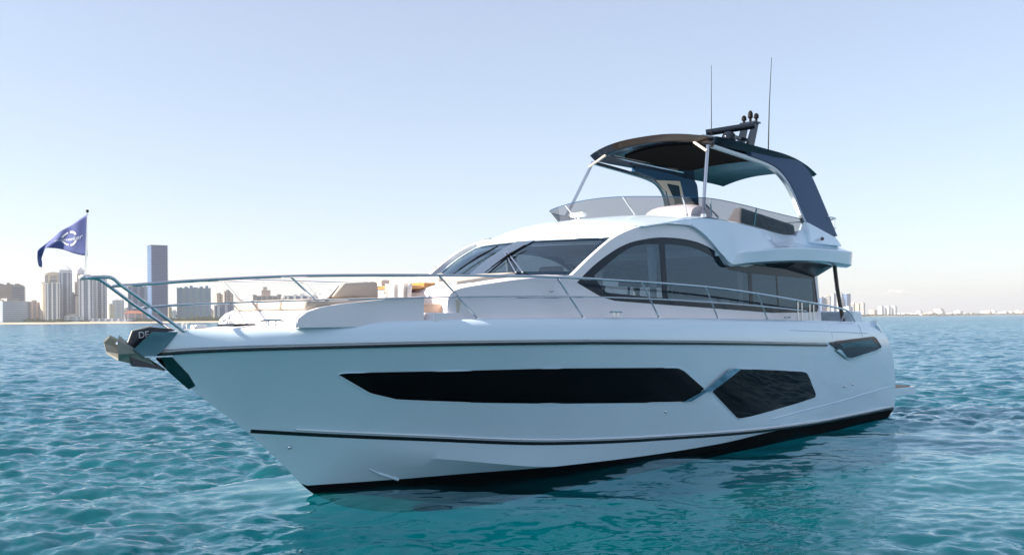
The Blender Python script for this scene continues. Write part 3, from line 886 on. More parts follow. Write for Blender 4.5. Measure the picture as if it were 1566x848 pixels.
# ---- saloon interior seen through the tinted glass
rbox("saloon_floor", 6.9, 15.55, -1.85, 1.85, 2.50, 2.62, M['wood'], Y, 0)
rbox("saloon_ceiling", 8.2, 15.55, -1.8, 1.8, 3.98, 4.05, M['inter'], Y, 0)
MB().hexa([T(6.85, 1.7, 2.62), T(6.85, -1.7, 2.62), T(7.6, -1.7, 2.62), T(7.6, 1.7, 2.62)], [T(6.9, 1.6, 3.22), T(6.9, -1.6, 3.22), T(7.35, -1.6, 3.30), T(7.35, 1.6, 3.30)]).build("dashboard", M['inter'], Y)
for vv in (0.75, -0.2):
    s_ = rbox("helm_seat", 8.0, 8.45, -vv - 0.3, -vv + 0.3, 2.62, 3.15, M['cream'], Y, 0.06)
    rbox("seat_back", 8.36, 8.5, -vv - 0.28, -vv + 0.28, 3.15, 3.62, M['cream'], s_, 0.05)
rbox("dinette_sofa", 9.3, 11.2, 1.1, 1.75, 2.62, 3.12, M['cream'], Y, 0.06)
rbox("galley_unit", 12.6, 15.2, 1.2, 1.75, 2.62, 3.05, M['inter'], Y, 0.02)
rbox("galley_cupboard", 12.8, 14.6, 1.45, 1.75, 3.35, 3.95, M['wood'], Y, 0.02)
rbox("port_sofa", 9.8, 12.0, -1.75, -1.2, 2.62, 2.98, M['cream'], Y, 0.06)
cu_ = []
for (a, b, w) in ((9.02, 1.80, 0.10), (8.98, -1.80, 0.16), (12.36, 1.80, 0.05), (13.58, -1.80, 0.14)):
    MB().hexa([T(a, b, 2.7), T(a + w, b, 2.7), T(a + w, b - 0.05 * (1 if b > 0 else -1), 2.7), T(a, b - 0.05 * (1 if b > 0 else -1), 2.7)],
              [T(a - 0.16, b, 3.93), T(a + w, b, 3.93), T(a + w, b - 0.05 * (1 if b > 0 else -1), 3.93), T(a - 0.16, b - 0.05 * (1 if b > 0 else -1), 3.93)]).build("curtain", M['towel'], Y)
for i in range(4):
    rbox("blind_slat", 11.1 + i * 0.28, 11.18 + i * 0.28, 1.55, 1.6, 2.85, 3.35, M['white'], Y, 0)

# ---- flybridge: smoked screen, seats, helm
scr_b = [(14.6, 1.97, 4.44), (13.05, 1.96, 4.53), (12.1, 1.95, 4.57), (11.2, 1.93, 4.60), (10.75, 1.80, 4.62), (10.45, 1.4, 4.64), (10.25, 0.7, 4.69), (10.2, 0, 4.70)]
scr_t = [(14.75, 2.05, 4.83), (13.0, 2.06, 4.89), (12.0, 2.07, 4.93), (11.0, 2.05, 4.96), (10.45, 1.90, 4.97), (10.08, 1.5, 4.99), (9.82, 0.7, 5.04), (9.75, 0, 5.06)]
def full(L): return cr(L + [(a, -b, c) for a, b, c in L[-2::-1]], 5)
fb, ft_ = full(scr_b), full(scr_t)
rows = [[T(*(np.array(b) * (1 - t) + np.array(a) * t)) for t in (0, 0.33, 0.66, 1)] for a, b in zip(ft_, fb)]
screen = grid_mesh("flybridge_screen", rows, M['smoke'], Y)
for t in (0.105, 0.245, 0.335, 0.455, 0.60, 0.70, 0.80, 0.90):
    i = int(t * (len(fb) - 1))
    MB().tube(TT([fb[i], tuple(np.array(ft_[i]) + np.array((0, 0, 0.004)))]), 0.016, 8).build("screen_bracket", M['steel'], screen)
MB().tube(TT(ft_), 0.007, 6).build("screen_edge", M['graph'], screen)
# helm console with rounded hood
hc = MB()
prof = [(10.75, 4.64), (10.80, 4.82), (10.95, 4.92), (11.2, 4.95), (11.5, 4.93), (11.6, 4.75), (11.6, 4.3)]
rows = [[T(a + 0.06 * abs(k) ** 3, 0.95 + k * 0.56, 4.3 + (b - 4.3) * (1 - 0.10 * abs(k) ** 4)) for a, b in cr(prof, 4)] for k in np.linspace(-1, 1, 13)]
nc = len(rows[0]); v = [p for r_ in rows for p in r_]
hc.add(v, [(i * nc + k, i * nc + k + 1, (i + 1) * nc + k + 1, (i + 1) * nc + k) for i in range(12) for k in range(nc - 1)])
hc.add(rows[0], [tuple(range(nc))]); hc.add(rows[-1], [tuple(range(nc))])
hc.build("flybridge_helm", M['gelm'], Y, sharp=50)
rbox("helm_wheel_pod", 11.3, 11.5, -1.3, -0.8, 4.92, 5.02, M['rubber'], Y, 0.03)
MB().hexa([T(12.2, 1.86, 4.2), T(12.2, 1.25, 4.2), T(14.9, 1.25, 4.2), T(14.9, 1.86, 4.2)], [T(12.28, 1.86, 4.93), T(12.28, 1.66, 4.93), T(14.75, 1.66, 4.72), T(14.75, 1.86, 4.72)]).build("flybridge_sofa", M['greycu'], Y, bevel=0.06)
MB().hexa([T(12.2, -1.86, 4.2), T(12.2, -1.25, 4.2), T(14.9, -1.25, 4.2), T(14.9, -1.86, 4.2)], [T(12.28, -1.86, 4.86), T(12.28, -1.66, 4.86), T(14.75, -1.66, 4.72), T(14.75, -1.86, 4.72)]).build("flybridge_sofa", M['greycu'], Y, bevel=0.06)
rbox("flybridge_backrest", 11.9, 12.1, -1.1, 0.2, 4.2, 4.86, M['greycu'], Y, 0.05)
# horn housing on the roof in front of the screen
hb = rbox("searchlight", 9.42, 9.56, 0.18, 0.52, 4.68, 4.77, M['white'], Y, 0.02)
MB().tube([(9.5, 0.35, 4.60), (9.5, 0.35, 4.69)], 0.03, 10).build("searchlight_foot", M['white'], hb)

# ---- hardtop
ht = []
def ht_top(u, k):
    z = 6.37 + 0.20 * (1 - abs(k) ** 2.4)
    if u > 14.6: z -= 0.16 * ((u - 14.6) / 2.1) ** 2
    if u < 11.6: z -= 0.03
    return z
def ht_half(u): return float(np.interp(u, [11.3, 11.38, 11.5, 11.75, 12.2, 14.5, 15.5, 16.2, 17.1], [1.50, 1.56, 1.62, 1.66, 1.69, 1.66, 1.58, 1.50, 1.36]))
def front_u(k): return 11.36 + 0.22 * abs(k) ** 4
us = [0, 0.01, 0.03, 0.07] + list(np.linspace(0.12, 1, 26))
ks = np.linspace(1, -1, 33)
topr, botr = [], []
for s_ in us:
    tr_, br_ = [], []
    for k in ks:
        u = front_u(k) + (17.05 - 0.05 * abs(k) ** 3 - front_u(k)) * s_
        hw = ht_half(u)
        th = 0.15 * (1 if s_ < 0.75 else 1 - (s_ - 0.75) / 0.25 * 0.65)
        tr_.append(T(u, hw * k, ht_top(u, k)))
        fin = min(1, s_ / 0.06) * 0.06
        br_.append(T(u + (0.10 if s_ < 0.005 else 0.02 if s_ < 0.06 else 0), (hw - 0.10) * k, ht_top(u, k) - th))
    topr.append(tr_); botr.append(br_)
nc = len(ks)
nt_ = len(us)
mb = MB().add([p for r_ in topr for p in r_], [(i * nc + k, i * nc + k + 1, (i + 1) * nc + k + 1, (i + 1) * nc + k) for i in range(nt_ - 1) for k in range(nc - 1)])
ring_t = topr[0] + [r_[-1] for r_ in topr[1:]] + topr[-1][-2::-1] + [r_[0] for r_ in topr[-2:0:-1]]
ring_b = botr[0] + [r_[-1] for r_ in botr[1:]] + botr[-1][-2::-1] + [r_[0] for r_ in botr[-2:0:-1]]
n_ = len(ring_t)
mb.add([p for r_ in botr for p in r_], [(i * nc + k, i * nc + k + 1, (i + 1) * nc + k + 1, (i + 1) * nc + k) for i in range(nt_ - 1) for k in range(nc - 1)])
mb.add(ring_t + ring_b, [(i, (i + 1) % n_, n_ + (i + 1) % n_, n_ + i) for i in range(n_)])
hard = mb.build("hardtop", M['navy'], Y, sharp=35)
# front-edge fascia with its brown reflection put into the colour, canvas sunroof underneath
f0 = [p for p in topr[0]]; b0 = [p for p in botr[0]]
rows = [[(a[0] - 0.006, a[1], a[2] - 0.012), (0.5 * (a[0] + b[0]) - 0.008, 0.5 * (a[1] + b[1]), 0.5 * (a[2] + b[2])), (b[0] - 0.008, b[1], b[2] + 0.01)] for a, b in zip(f0, b0)]
grid_mesh("hardtop_fascia", rows[1:-7], M['brown'], hard)
panel("sunroof_canvas", rnd([(12.15, 1.12), (12.0, 0), (12.15, -1.12), (15.1, -1.12), (15.1, 1.12)], 0.15, 4), lambda a, b: T(a, b, 6.37 + 0.20 * (1 - abs(b / 1.66) ** 2.4) - 0.163 - (0.16 * max(0, (a - 14.6) / 2.1) ** 2)), (0, 0, -0.02), M['fabric'], hard, grid=0.4)
for sgn in (1, -1):
    MB().tube(TT([(11.7, sgn * 1.22, 6.30), (13.0, sgn * 1.25, 6.285), (14.9, sgn * 1.22, 6.26)]), 0.022, 8).build("sunroof_rail", M['steel'], hard)

# arch legs
leg_o = cr([(13.2, 6.33), (14.1, 6.37), (14.92, 6.36), (15.6, 6.30), (16.0, 6.13), (16.15, 5.95), (16.33, 5.6), (16.54, 5.13), (16.80, 4.56)], 4)
leg_i = cr([(15.95, 4.66), (15.32, 4.72), (15.2, 4.86), (15.12, 5.08), (14.99, 5.42), (14.78, 5.74), (14.4, 5.99), (13.9, 6.09), (13.2, 6.14)], 4)
def armv(a, b): return 2.0 - (b - 4.5) * 0.235
for sgn in (1, -1):
    leg = panel("arch_leg", leg_o + [(16.4, 4.60)] + leg_i, lambda a, b: T(a, sgn * armv(a, b), b), (0, 0.11 * sgn, 0), M['graph'], hard, grid=0.2, sharp=25)
    ed = cr([(15.30, 4.56), (15.13, 4.90), (15.04, 5.10), (14.92, 5.40), (14.70, 5.71), (14.35, 5.93), (13.9, 6.03), (13.1, 6.09), (12.2, 6.14), (11.6, 6.17)], 5)
    rows = []
    for a, b in ed:
        v_ = armv(a, b)
        w_ = 0.05
        rows.append(TT([(a + 0.03, sgn * (v_ - 0.008), b + 0.03), (a - 0.02, sgn * (v_ - 0.012), b - 0.03), (a - 0.02, sgn * (v_ - 0.10), b - 0.03), (a + 0.03, sgn * (v_ - 0.10), b + 0.03)]))
    n4 = len(rows)
    MB().add([p for r_ in rows for p in r_], [(i * 4 + k, i * 4 + (k + 1) % 4, (i + 1) * 4 + (k + 1) % 4, (i + 1) * 4 + k) for i in range(n4 - 1) for k in range(4)] + [(0, 1, 2, 3), (n4 * 4 - 4, n4 * 4 - 3, n4 * 4 - 2, n4 * 4 - 1)]).build("arch_trim", M['trim'], hard, sharp=40)
    # inner lining of the leg: cream frame with a dark panel
    inn = panel("leg_lining", rnd([(14.12, 6.02), (15.2, 6.10), (15.95, 5.2), (16.25, 4.6), (15.35, 4.7), (15.16, 5.1), (14.95, 5.5), (14.72, 5.78)], 0.04, 3), lambda a, b: T(a, sgn * (armv(a, b) - 0.115), b), (0, 0.012 * sgn, 0), M['cream'], hard, grid=0.3)
    panel("lining_panel", rnd([(14.62, 5.98), (15.18, 5.98), (15.75, 5.15), (15.95, 4.75), (15.55, 4.78), (15.32, 5.15), (15.12, 5.6)], 0.03, 2), lambda a, b: T(a, sgn * (armv(a, b) - 0.130), b), (0, 0.008 * sgn, 0), M['frame'], hard, grid=0.3)
    # white fairing at the foot
    MB().hexa([T(15.0, sgn * 2.12, 4.30), T(15.0, sgn * 1.80, 4.30), T(16.75, sgn * 1.80, 4.30), T(16.75, sgn * 2.14, 4.30)],
              [T(15.12, sgn * 2.01, 4.80), T(15.12, sgn * 1.86, 4.80), T(16.60, sgn * 1.86, 4.53), T(16.60, sgn * 2.03, 4.53)]).build("arch_fairing", M['gel'], Y, bevel=0.04)
    MB().ball(T(15.55, sgn * 2.16, 4.42), 0.045, 10, 8).build("navigation_light", M['post'], Y)
    # front struts
    st = MB().tube(TT([(10.72, sgn * 1.86, 4.60), (11.10, sgn * 1.68, 5.35), (11.52, sgn * 1.50, 6.18)]), 0.036, 12).build("hardtop_strut", M['steel'], Y)
    MB().tube(TT([(11.42, sgn * 1.54, 6.05), (11.55, sgn * 1.15, 6.30)]), 0.028, 8).build("strut_brace", M['cream'], st)
    MB().tube(TT([(10.72, sgn * 1.86, 4.60), (10.72, sgn * 1.86, 4.66)]), 0.065, 12).build("strut_foot", M['steel'], st)
    MB().tube(TT([(10.85, sgn * 1.80, 4.90), (11.2, sgn * 1.93, 4.62)]), 0.022, 8).build("strut_stay", M['steel'], st)

# radar, lights and aerials on the hardtop
mast = MB()
for vv in (0.14, -0.14):
    mast.hexa([T(15.45, vv + 0.05, 6.42), T(15.45, vv - 0.05, 6.42), T(15.78, vv - 0.05, 6.40), T(15.78, vv + 0.05, 6.40)],
              [T(16.05, vv + 0.04, 7.50), T(16.05, vv - 0.04, 7.50), T(16.25, vv - 0.04, 7.50), T(16.25, vv + 0.04, 7.50)])
mast.box(16.0, 16.28, -0.22, 0.22, 7.49, 7.53)
mo = mast.build("mast", M['navy'], Y, sharp=20)
for k, (a, b, h) in enumerate(((16.1, -0.19, 0.20), (16.15, 0.0, 0.30), (16.15, 0.18, 0.20))):
    lamp = MB().tube([(a, b, 7.53), (a, b, 7.53 + h * 0.35), (a, b, 7.53 + h * 0.40), (a, b, 7.53 + h * 0.8), (a, b, 7.53 + h)], [0.03, 0.035, 0.065, 0.06, 0.03], 10)
    lamp.build("mast_light", M['rubber'], mo)
MB().tube(TT([(14.85, -0.52, 7.16), (15.42, 0.5, 7.29)]), 0.085, 14).build("radar_scanner", M['navy'], mo)
MB().box(15.25, 15.95, -0.05, 0.05, 7.02, 7.09).build("radar_bracket", M['navy'], mo)
dm = MB().ball(T(15.05, 0.0, 6.99), 0.18, 20, 14, 0.95)
dm.tube(TT([(15.05, 0, 6.44), (15.05, 0, 6.85)]), 0.08, 12)
dm.build("satellite_dome", M['navy'], Y)
MB().tube(TT([(14.23, 0.0, 6.5), (14.23, 0.0, 7.1), (14.25, 0.0, 8.63)]), [0.014, 0.010, 0.005], 8).build("whip_aerial", M['rubber'], Y)
MB().tube(TT([(15.15, 1.0, 6.45), (15.22, 1.0, 7.6), (15.36, 1.0, 8.85)]), [0.015, 0.011, 0.006], 8).build("whip_aerial", M['rubber'], Y)

# flybridge aft rail
for z_, r_ in ((5.02, 0.018), (4.78, 0.012)):
    MB().tube(TT(cr([(16.4, 1.9, z_), (17.0, 1.85, z_), (17.2, 1.5, z_), (17.25, 0, z_), (17.2, -1.5, z_), (17.0, -1.85, z_), (16.4, -1.9, z_)], 6)), r_, 8).build("aft_rail", M['steel'], Y)
for a, b in ((16.9, 1.87), (17.22, 1.2), (17.24, 0.3), (17.24, -0.6), (17.2, -1.5)):
    MB().tube(TT([(a, b, 4.15), (a, b, 5.02)]), 0.014, 8).build("rail_stanchion", M['steel'], Y)

# ---- bow rails
top_r = [(-0.50, 0.12, 3.06), (-0.22, 0.15, 3.08), (0.45, 0.36, 3.14), (1.53, 0.86, 3.205), (2.6, 1.28, 3.235), (3.93, 1.71, 3.253), (5.72, 2.13, 3.262), (8.1, 2.42, 3.216), (10.22, 2.48, 3.155), (12.35, 2.49, 3.035), (13.9, 2.47, 2.93), (14.87, 2.47, 2.86), (15.6, 2.46, 2.80), (16.3, 2.44, 2.72), (16.75, 2.42, 2.47)]
mid_r = [(-0.22, 0.15, 2.78), (0.55, 0.40, 2.83), (2.0, 1.05, 2.88), (3.93, 1.70, 2.93), (5.9, 2.14, 2.955), (8.0, 2.40, 2.93), (10.4, 2.48, 2.87), (12.5, 2.49, 2.79), (14.05, 2.47, 2.72)]
tr = spl([p[0] for p in top_r], [p[1] for p in top_r]); tz = spl([p[0] for p in top_r], [p[2] for p in top_r])
for sgn in (1, -1):
    f_ = lambda L: TT([(a, sgn * b, c) for a, b, c in cr(L, 6)])
    MB().tube(f_(top_r), 0.021, 10).build("handrail", M['steel'], Y)
    MB().tube(f_(mid_r), 0.012, 8).build("mid_rail", M['steel'], Y)
    for ub, ut in ((2.28, 1.53), (4.35, 3.62), (6.45, 5.75), (8.4, 7.75), (10.35, 9.75), (12.35, 11.75)):
        vb = fvg(ub) - 0.04; zb = fzg(ub)
        s_ = MB().tube(TT([(ub, sgn * vb, zb - 0.01), (ut, sgn * tr(ut), tz(ut))]), 0.015, 8).build("stanchion", M['steel'], Y)
        MB().tube(TT([(ub, sgn * vb, zb - 0.01), (ub, sgn * vb, zb + 0.015)]), 0.04, 10).build("stanchion_base", M['steel'], s_)
    for ub in (13.75, 13.95, 14.35, 14.55):
        vb = fvg(ub) - 0.04
        MB().tube(TT([(ub, sgn * vb, fzg(ub) - 0.05), (ub, sgn * vb, tz(ub) if ub < 14.0 or ub > 14.2 else 2.9)]), 0.02, 8).build("gate_post", M['steel'], Y)
    MB().tube(TT([(15.9, sgn * 2.44, 2.46), (16.25, sgn * 2.43, 2.73)]), 0.012, 8).build("rail_brace", M['steel'], Y)
# pulpit
MB().tube(TT(cr([(-0.94, 0.0, 3.15), (-0.86, 0.12, 3.155), (-0.70, 0.15, 3.16), (-0.62, 0.15, 3.135), (-0.52, 0.15, 3.055), (-0.2, 0.155, 2.84), (0.33, 0.16, 2.46)], 6)), 0.022, 10).build("pulpit_rail", M['steel'], Y)
MB().tube(TT(cr([(-0.94, 0.0, 3.15), (-0.86, -0.12, 3.155), (-0.70, -0.15, 3.15), (-0.6, -0.15, 3.10), (-0.2, -0.155, 2.82), (0.37, -0.16, 2.455)], 6)), 0.022, 10).build("pulpit_rail", M['steel'], Y)
MB().tube(TT([(-0.50, 0.12, 3.06), (-0.5, 0, 3.07), (-0.50, -0.12, 3.06)]), 0.018, 8).build("pulpit_crossbar", M['steel'], Y)
MB().ball(T(-0.95, 0, 3.155), 0.05, 12, 8, 0.7).build("bow_light", M['white'], Y)

MB().tube(TT([(-0.915, 0.02, 3.2), (-0.90, 0.03, 3.6), (-0.89, 0.02, 3.93)]), 0.003, 5).build("halyard", M['towel'], Y)
for i in range(9):
    MB().tube([(0.0 + 0.045 * i + 0.022 * math.cos(a), 0.012 * math.sin(a) if i % 2 else 0.0, 2.475 + (0.0 if i % 2 else 0.012 * math.sin(a))) for a in np.linspace(0, 2 * math.pi, 9)[:-1]], 0.005, 5, closed=True).build("chain_link", M['galv'], Y)
rbox("foredeck_hatch", 1.05, 1.4, -0.22, 0.22, 2.52, 2.56, M['frame'], Y, 0.015)
for sgn in (1, -1):
    for uu in (15.1, 16.9):
        MB().tube([side_fun(0.001, sgn)(uu + d_, z_) for d_, z_ in ((0, 2.40), (0.01, 2.2), (0.02, 2.1))], 0.003, 5).build("moulding_joint", M['graph'], Y)
    MB().tube([side_fun(0.002, sgn)(a_, fzr(a_) + 0.30) for a_ in np.linspace(13.0, 17.3, 12)], 0.003, 5).build("moulding_joint", M['graph'], Y)
    for uu in (9.6, 12.8):
        MB().ball(T(uu, sgn * 2.28, 4.25 if uu > 12 else 4.35), 0.014, 8, 6).build("drain_fitting", M['steel'], Y)

# cleats
def cleat(u, v, z, ang=0.0):
    c = empty("cleat", T(u, v, z), ang)
    c.parent = Y
    MB().tube([(-0.16, 0, 0.075), (-0.08, 0, 0.085), (0.08, 0, 0.085), (0.16, 0, 0.075)], [0.012, 0.018, 0.018, 0.012], 8).build("cleat_horn", M['steel'], c)
    for x in (-0.05, 0.05):
        MB().tube([(x, 0, -0.01), (x, 0, 0.085)], 0.016, 8).build("cleat_leg", M['steel'], c)
for sgn in (1, -1):
    cleat(1.45, sgn * 0.55, 2.52, sgn * -0.5); cleat(7.15, sgn * 2.28, 2.62, sgn * -0.1); cleat(13.35, sgn * 2.36, 2.50); 
rbox("windlass_housing", 0.55, 0.72, -0.08, 0.08, 2.49, 2.55, M['white'], Y, 0.02)
MB().tube([(0.42, 0.0, 2.46), (0.42, 0.0, 2.50), (0.42, 0, 2.56), (0.42, 0, 2.575)], [0.055, 0.035, 0.035, 0.05], 16).build("windlass_drum", M['steel'], Y)
rbox("fairlead_vent", 1.45, 1.55, 0.55, 0.72, 2.52, 2.60, M['white'], Y, 0.02)

# ---- bow roller and anchor
for sgn in (1, -1):
    panel("bow_roller_cheek", [(-0.36, 2.24), (-0.12, 2.465), (0.25, 2.46), (0.16, 2.34), (0.02, 2.19), (-0.12, 2.12), (-0.22, 2.15)], lambda a, b: T(a, sgn * (0.10 + (b - 2.12) * 0.16), b), (0, 0.012 * sgn, 0), M['plate'], Y, grid=0.5)
MB().box(-0.2, 0.3, -0.11, 0.11, 2.13, 2.15).build("bow_roller_plate", M['steel2'], Y)
MB().tube([(-0.22, 0.1, 2.22), (-0.22, -0.1, 2.22)], 0.04, 12).build("bow_roller", M['rubber'], Y)
an = empty("anchor", T(-0.2, 0, 2.3)); an.parent = Y
def AT(pts): return [(a + 0.2, -b, c - 2.3) for a, b, c in pts]
sh_ = panel("shank", [(-0.41, 2.23), (-0.31, 2.47), (-0.05, 2.525), (0.22, 2.50), (0.30, 2.46), (-0.1, 2.40), (-0.22, 2.20), (-0.30, 2.15)], lambda a, b: (a + 0.2, -0.045, b - 2.3), (0, 0.06, 0), M['anchb'], an, grid=0.5)
MB().tube(AT([(-0.425, 0.02, 2.22), (-0.32, 0.02, 2.478), (-0.06, 0.02, 2.532)]), 0.012, 6).build("shank_edge", M['galv'], an)
mbf = MB()
tip = (0.14, 0, 1.97); crown = (-0.42, 0, 2.06)
for sgn in (1, -1):
    wing_ = [(-0.55, sgn * 0.13, 2.43), (-0.60, sgn * 0.19, 2.36), (-0.58, sgn * 0.16, 2.22), (-0.28, sgn * 0.08, 2.22)]
    P_ = AT([(-0.36, 0.0, 2.32), wing_[0], wing_[1], wing_[2], (-0.50, 0, 2.13), tip, wing_[3]])
    mbf.add(P_ + [(p[0], p[1], p[2] - 0.03) for p in P_], [(0, 1, 2, 6), (2, 3, 6), (3, 4, 6), (4, 5, 6), (7, 13, 9, 8), (9, 13, 10), (10, 13, 11), (11, 13, 12), (1, 8, 9, 2), (2, 9, 10, 3), (3, 10, 11, 4), (4, 11, 12, 5), (5, 12, 13, 6), (0, 7, 8, 1)])
mbf.build("fluke", M['galv'], an, sharp=15)
MB().hexa(AT([(-0.42, 0.05, 2.22), (-0.42, -0.05, 2.22), (-0.30, -0.05, 2.02), (-0.30, 0.05, 2.02)]), AT([(-0.25, 0.03, 2.20), (-0.25, -0.03, 2.20), (0.13, -0.02, 1.97), (0.13, 0.02, 1.97)])).build("fluke_spine", M['anchb'], an, sharp=15)
MB().tube(AT([(-0.60, 0.17, 2.33), (-0.40, 0.05, 2.30)]), 0.018, 8).build("anchor_bar", M['steel'], an)
mw = Matrix.Translation((0.02, -0.049, 0.125)) @ Matrix.Rotation(R(90), 4, 'X') @ Matrix.Rotation(R(4), 4, 'Z')
text_mesh("anchor_lettering", "DE", 0.12, M['white'], an, mw, 0.0015)

# ---- bow flag on its staff
fp = MB().tube(TT([(-0.92, 0, 3.15), (-0.885, 0, 3.97)]), [0.012, 0.009], 8).build("flagstaff", M['steel'], Y)
MB().ball(T(-0.885, 0, 3.985), 0.02, 8, 6).build("staff_finial", M['rubber'], fp)
wind = Vector((-1.0, 0.12, 0)).normalized()      # world direction the cloth streams
ca, sa = math.cos(-YAW), math.sin(-YAW)
wl = Vector((wind.x * ca - wind.y * sa, wind.x * sa + wind.y * ca, 0)); wn = Vector((-wl.y, wl.x, 0))
def flag_pt(s, t, off=0.0):
    # s along the fly 0..1, t down the hoist 0..1; a drooping burgee
    topz = -0.01 - 0.46 * s ** 1.05 - 0.05 * math.sin(s * 9) * s - (0.0 if s < 0.86 else (s - 0.86) * 1.1)
    botz = -0.53 + 0.12 * min(s / 0.75, 1) ** 1.1 - 0.03 * math.sin(s * 8 + 1) * s - (0.0 if s < 0.72 else (s - 0.72) ** 1.0 * 0.86)
    z = 3.955 + topz + (botz - topz) * t
    x = 0.625 * min(s, 0.86) / 0.86 + max(0, s - 0.86) * 0.10
    w_ = 0.055 * s * math.sin(s * 8.5 + t * 2.0) + 0.02 * math.sin(s * 17 - t * 4) * s
    p = Vector(T(-0.887, 0, z)) + wl * x + wn * (w_ + off)
    return p
n1, n2 = 44, 16
fv = [flag_pt(i / n1, j / n2) for i in range(n1 + 1) for j in range(n2 + 1)]
ff = [(i * (n2 + 1) + j, i * (n2 + 1) + j + 1, (i + 1) * (n2 + 1) + j + 1, (i + 1) * (n2 + 1) + j) for i in range(n1) for j in range(n2)]
fl = mk("flag", fv, ff, M['flag'], fp, recalc=False, sharp=80)
so_ = fl.modifiers.new("cloth", 'SOLIDIFY'); so_.thickness = 0.003
# white wreath emblem and lettering on the cloth, both faces
def emb(face):
    mb = MB()
    def strip(pts, w):
        n = len(pts)
        vv = []; 
        for (s, t, nx, ny) in pts:
            vv.append(flag_pt(s + nx * w / 0.72, t + ny * w / 0.42, face)); vv.append(flag_pt(s - nx * w / 0.72, t - ny * w / 0.42, face))
        mb.add(vv, [(2 * i, 2 * i + 1, 2 * i + 3, 2 * i + 2) for i in range(n - 1)])
    cs, ct = 0.34, 0.48
    for a0, a1 in ((20, 82), (98, 160), (200, 262), (278, 340)):
        strip([(cs + 0.105 / 0.72 * math.cos(R(a)) , ct - 0.105 / 0.42 * math.sin(R(a)), math.cos(R(a)), -math.sin(R(a))) for a in np.linspace(a0, a1, 9)], 0.013)
    return mb.build("flag_emblem", M['flagw'], fl, recalc=False)
emb(0.005); emb(-0.005)
def flag_text(face, mirror):
    cu = bpy.data.curves.new("t", 'FONT'); cu.body = "Sunseeker"; cu.size = 0.085; cu.align_x = 'CENTER'; cu.align_y = 'CENTER'; cu.shear = 0.3
    t = bpy.data.objects.new("t", cu); C.objects.link(t)
    me = bpy.data.meshes.new_from_object(t.evaluated_get(bpy.context.evaluated_depsgraph_get()))
    bpy.data.objects.remove(t)
    me.name = "flag_lettering"
    for v_ in me.vertices:
        x, y = v_.co.x, v_.co.y
        v_.co = flag_pt(0.36 - x / 0.66, 0.50 - y / 0.46, face)
    me.materials.clear(); me.materials.append(M['flagw'])
    o = bpy.data.objects.new("flag_lettering", me); C.objects.link(o); o.parent = fl
flag_text(0.006, 1); flag_text(-0.006, -1)

# ================================================================== loose things aboard
def on_yacht(o, loc, rz=0.0):
    """world placement of a loose thing given in the yacht frame (u, v, z)"""
    p = T(*loc)
    o.location = (YS.x + p[0] * math.cos(YAW) - p[1] * math.sin(YAW), YS.y + p[0] * math.sin(YAW) + p[1] * math.cos(YAW), p[2])
    o.rotation_euler = (0, 0, YAW + rz)
tb = empty("folding_table"); on_yacht(tb, (4.12, 0.26, 2.52))
prop(tb, "varnished teak folding table standing in the bow seating area", "table")
for i, (x0, x1) in enumerate(((-0.44, -0.01), (0.01, 0.44))):
    MB().box(x0, x1, -0.48, 0.46, 0.56, 0.61).build("table_leaf", M['teak'], tb, bevel=0.006)
MB().box(-0.10, 0.10, -0.1, 0.1, 0.0, 0.55).build("pedestal", M['steel'], tb, bevel=0.02)
MB().box(-0.3, 0.3, -0.3, 0.3, 0.53, 0.558).build("table_frame", M['steel'], tb)
ty = empty("serving_tray"); on_yacht(ty, (4.36, 0.44, 3.131), 0.0)
prop(ty, "small teak tray with raised sides on the aft leaf of the table", "tray")
MB().box(-0.14, 0.14, -0.22, 0.22, 0.0, 0.012).build("tray_base", M['teak'], ty)
for b in ((-0.16, -0.14, -0.22, 0.22), (0.14, 0.16, -0.22, 0.22), (-0.16, 0.16, -0.24, -0.22), (-0.16, 0.16, 0.22, 0.24)):
    MB().box(*b, 0.0, 0.055).build("tray_side", M['teak'], ty)
def pillow(name, w, h, d, m, label, loc, rz, stripes=False, tilt=0.25):
    n = 14; vv = []; f = []
    for sd in (1, -1):
        for i in range(n + 1):
            for j in range(n + 1):
                x = -1 + 2 * i / n; y = -1 + 2 * j / n
                b = (1 - x ** 4) * (1 - y ** 4)
                pin = 1 - 0.06 * (1 - abs(x * y)) ** 2
                vv.append((sd * d * 0.5 * b ** 0.5, x * w / 2 * pin, h / 2 + y * h / 2 * pin))
    for sd in range(2):
        o_ = sd * (n + 1) ** 2
        for i in range(n):
            for j in range(n): f.append((o_ + i * (n + 1) + j, o_ + (i + 1) * (n + 1) + j, o_ + (i + 1) * (n + 1) + j + 1, o_ + i * (n + 1) + j + 1))
    o = mk(name, vv, f, m, None, sharp=60)
    if stripes:
        o.data.materials.append(M['linen'])
        for p in o.data.polygons:
            if math.sin(p.center.y * 42) > 0.25: p.material_index = 1
    on_yacht(o, loc, rz); o.rotation_euler.y = tilt
    prop(o, label, "cushion")
    return o
pillow("scatter_cushion", 0.42, 0.36, 0.14, M['towel'], "grey and white striped cushion leaning below the table edge", (3.62, 0.72, 2.80), R(42), True, 0.1)
pillow("scatter_cushion", 0.40, 0.36, 0.13, M['cream'], "plain cream cushion at the aft end of the bow seat", (4.48, 0.55, 2.985), R(10), False, 0.15)
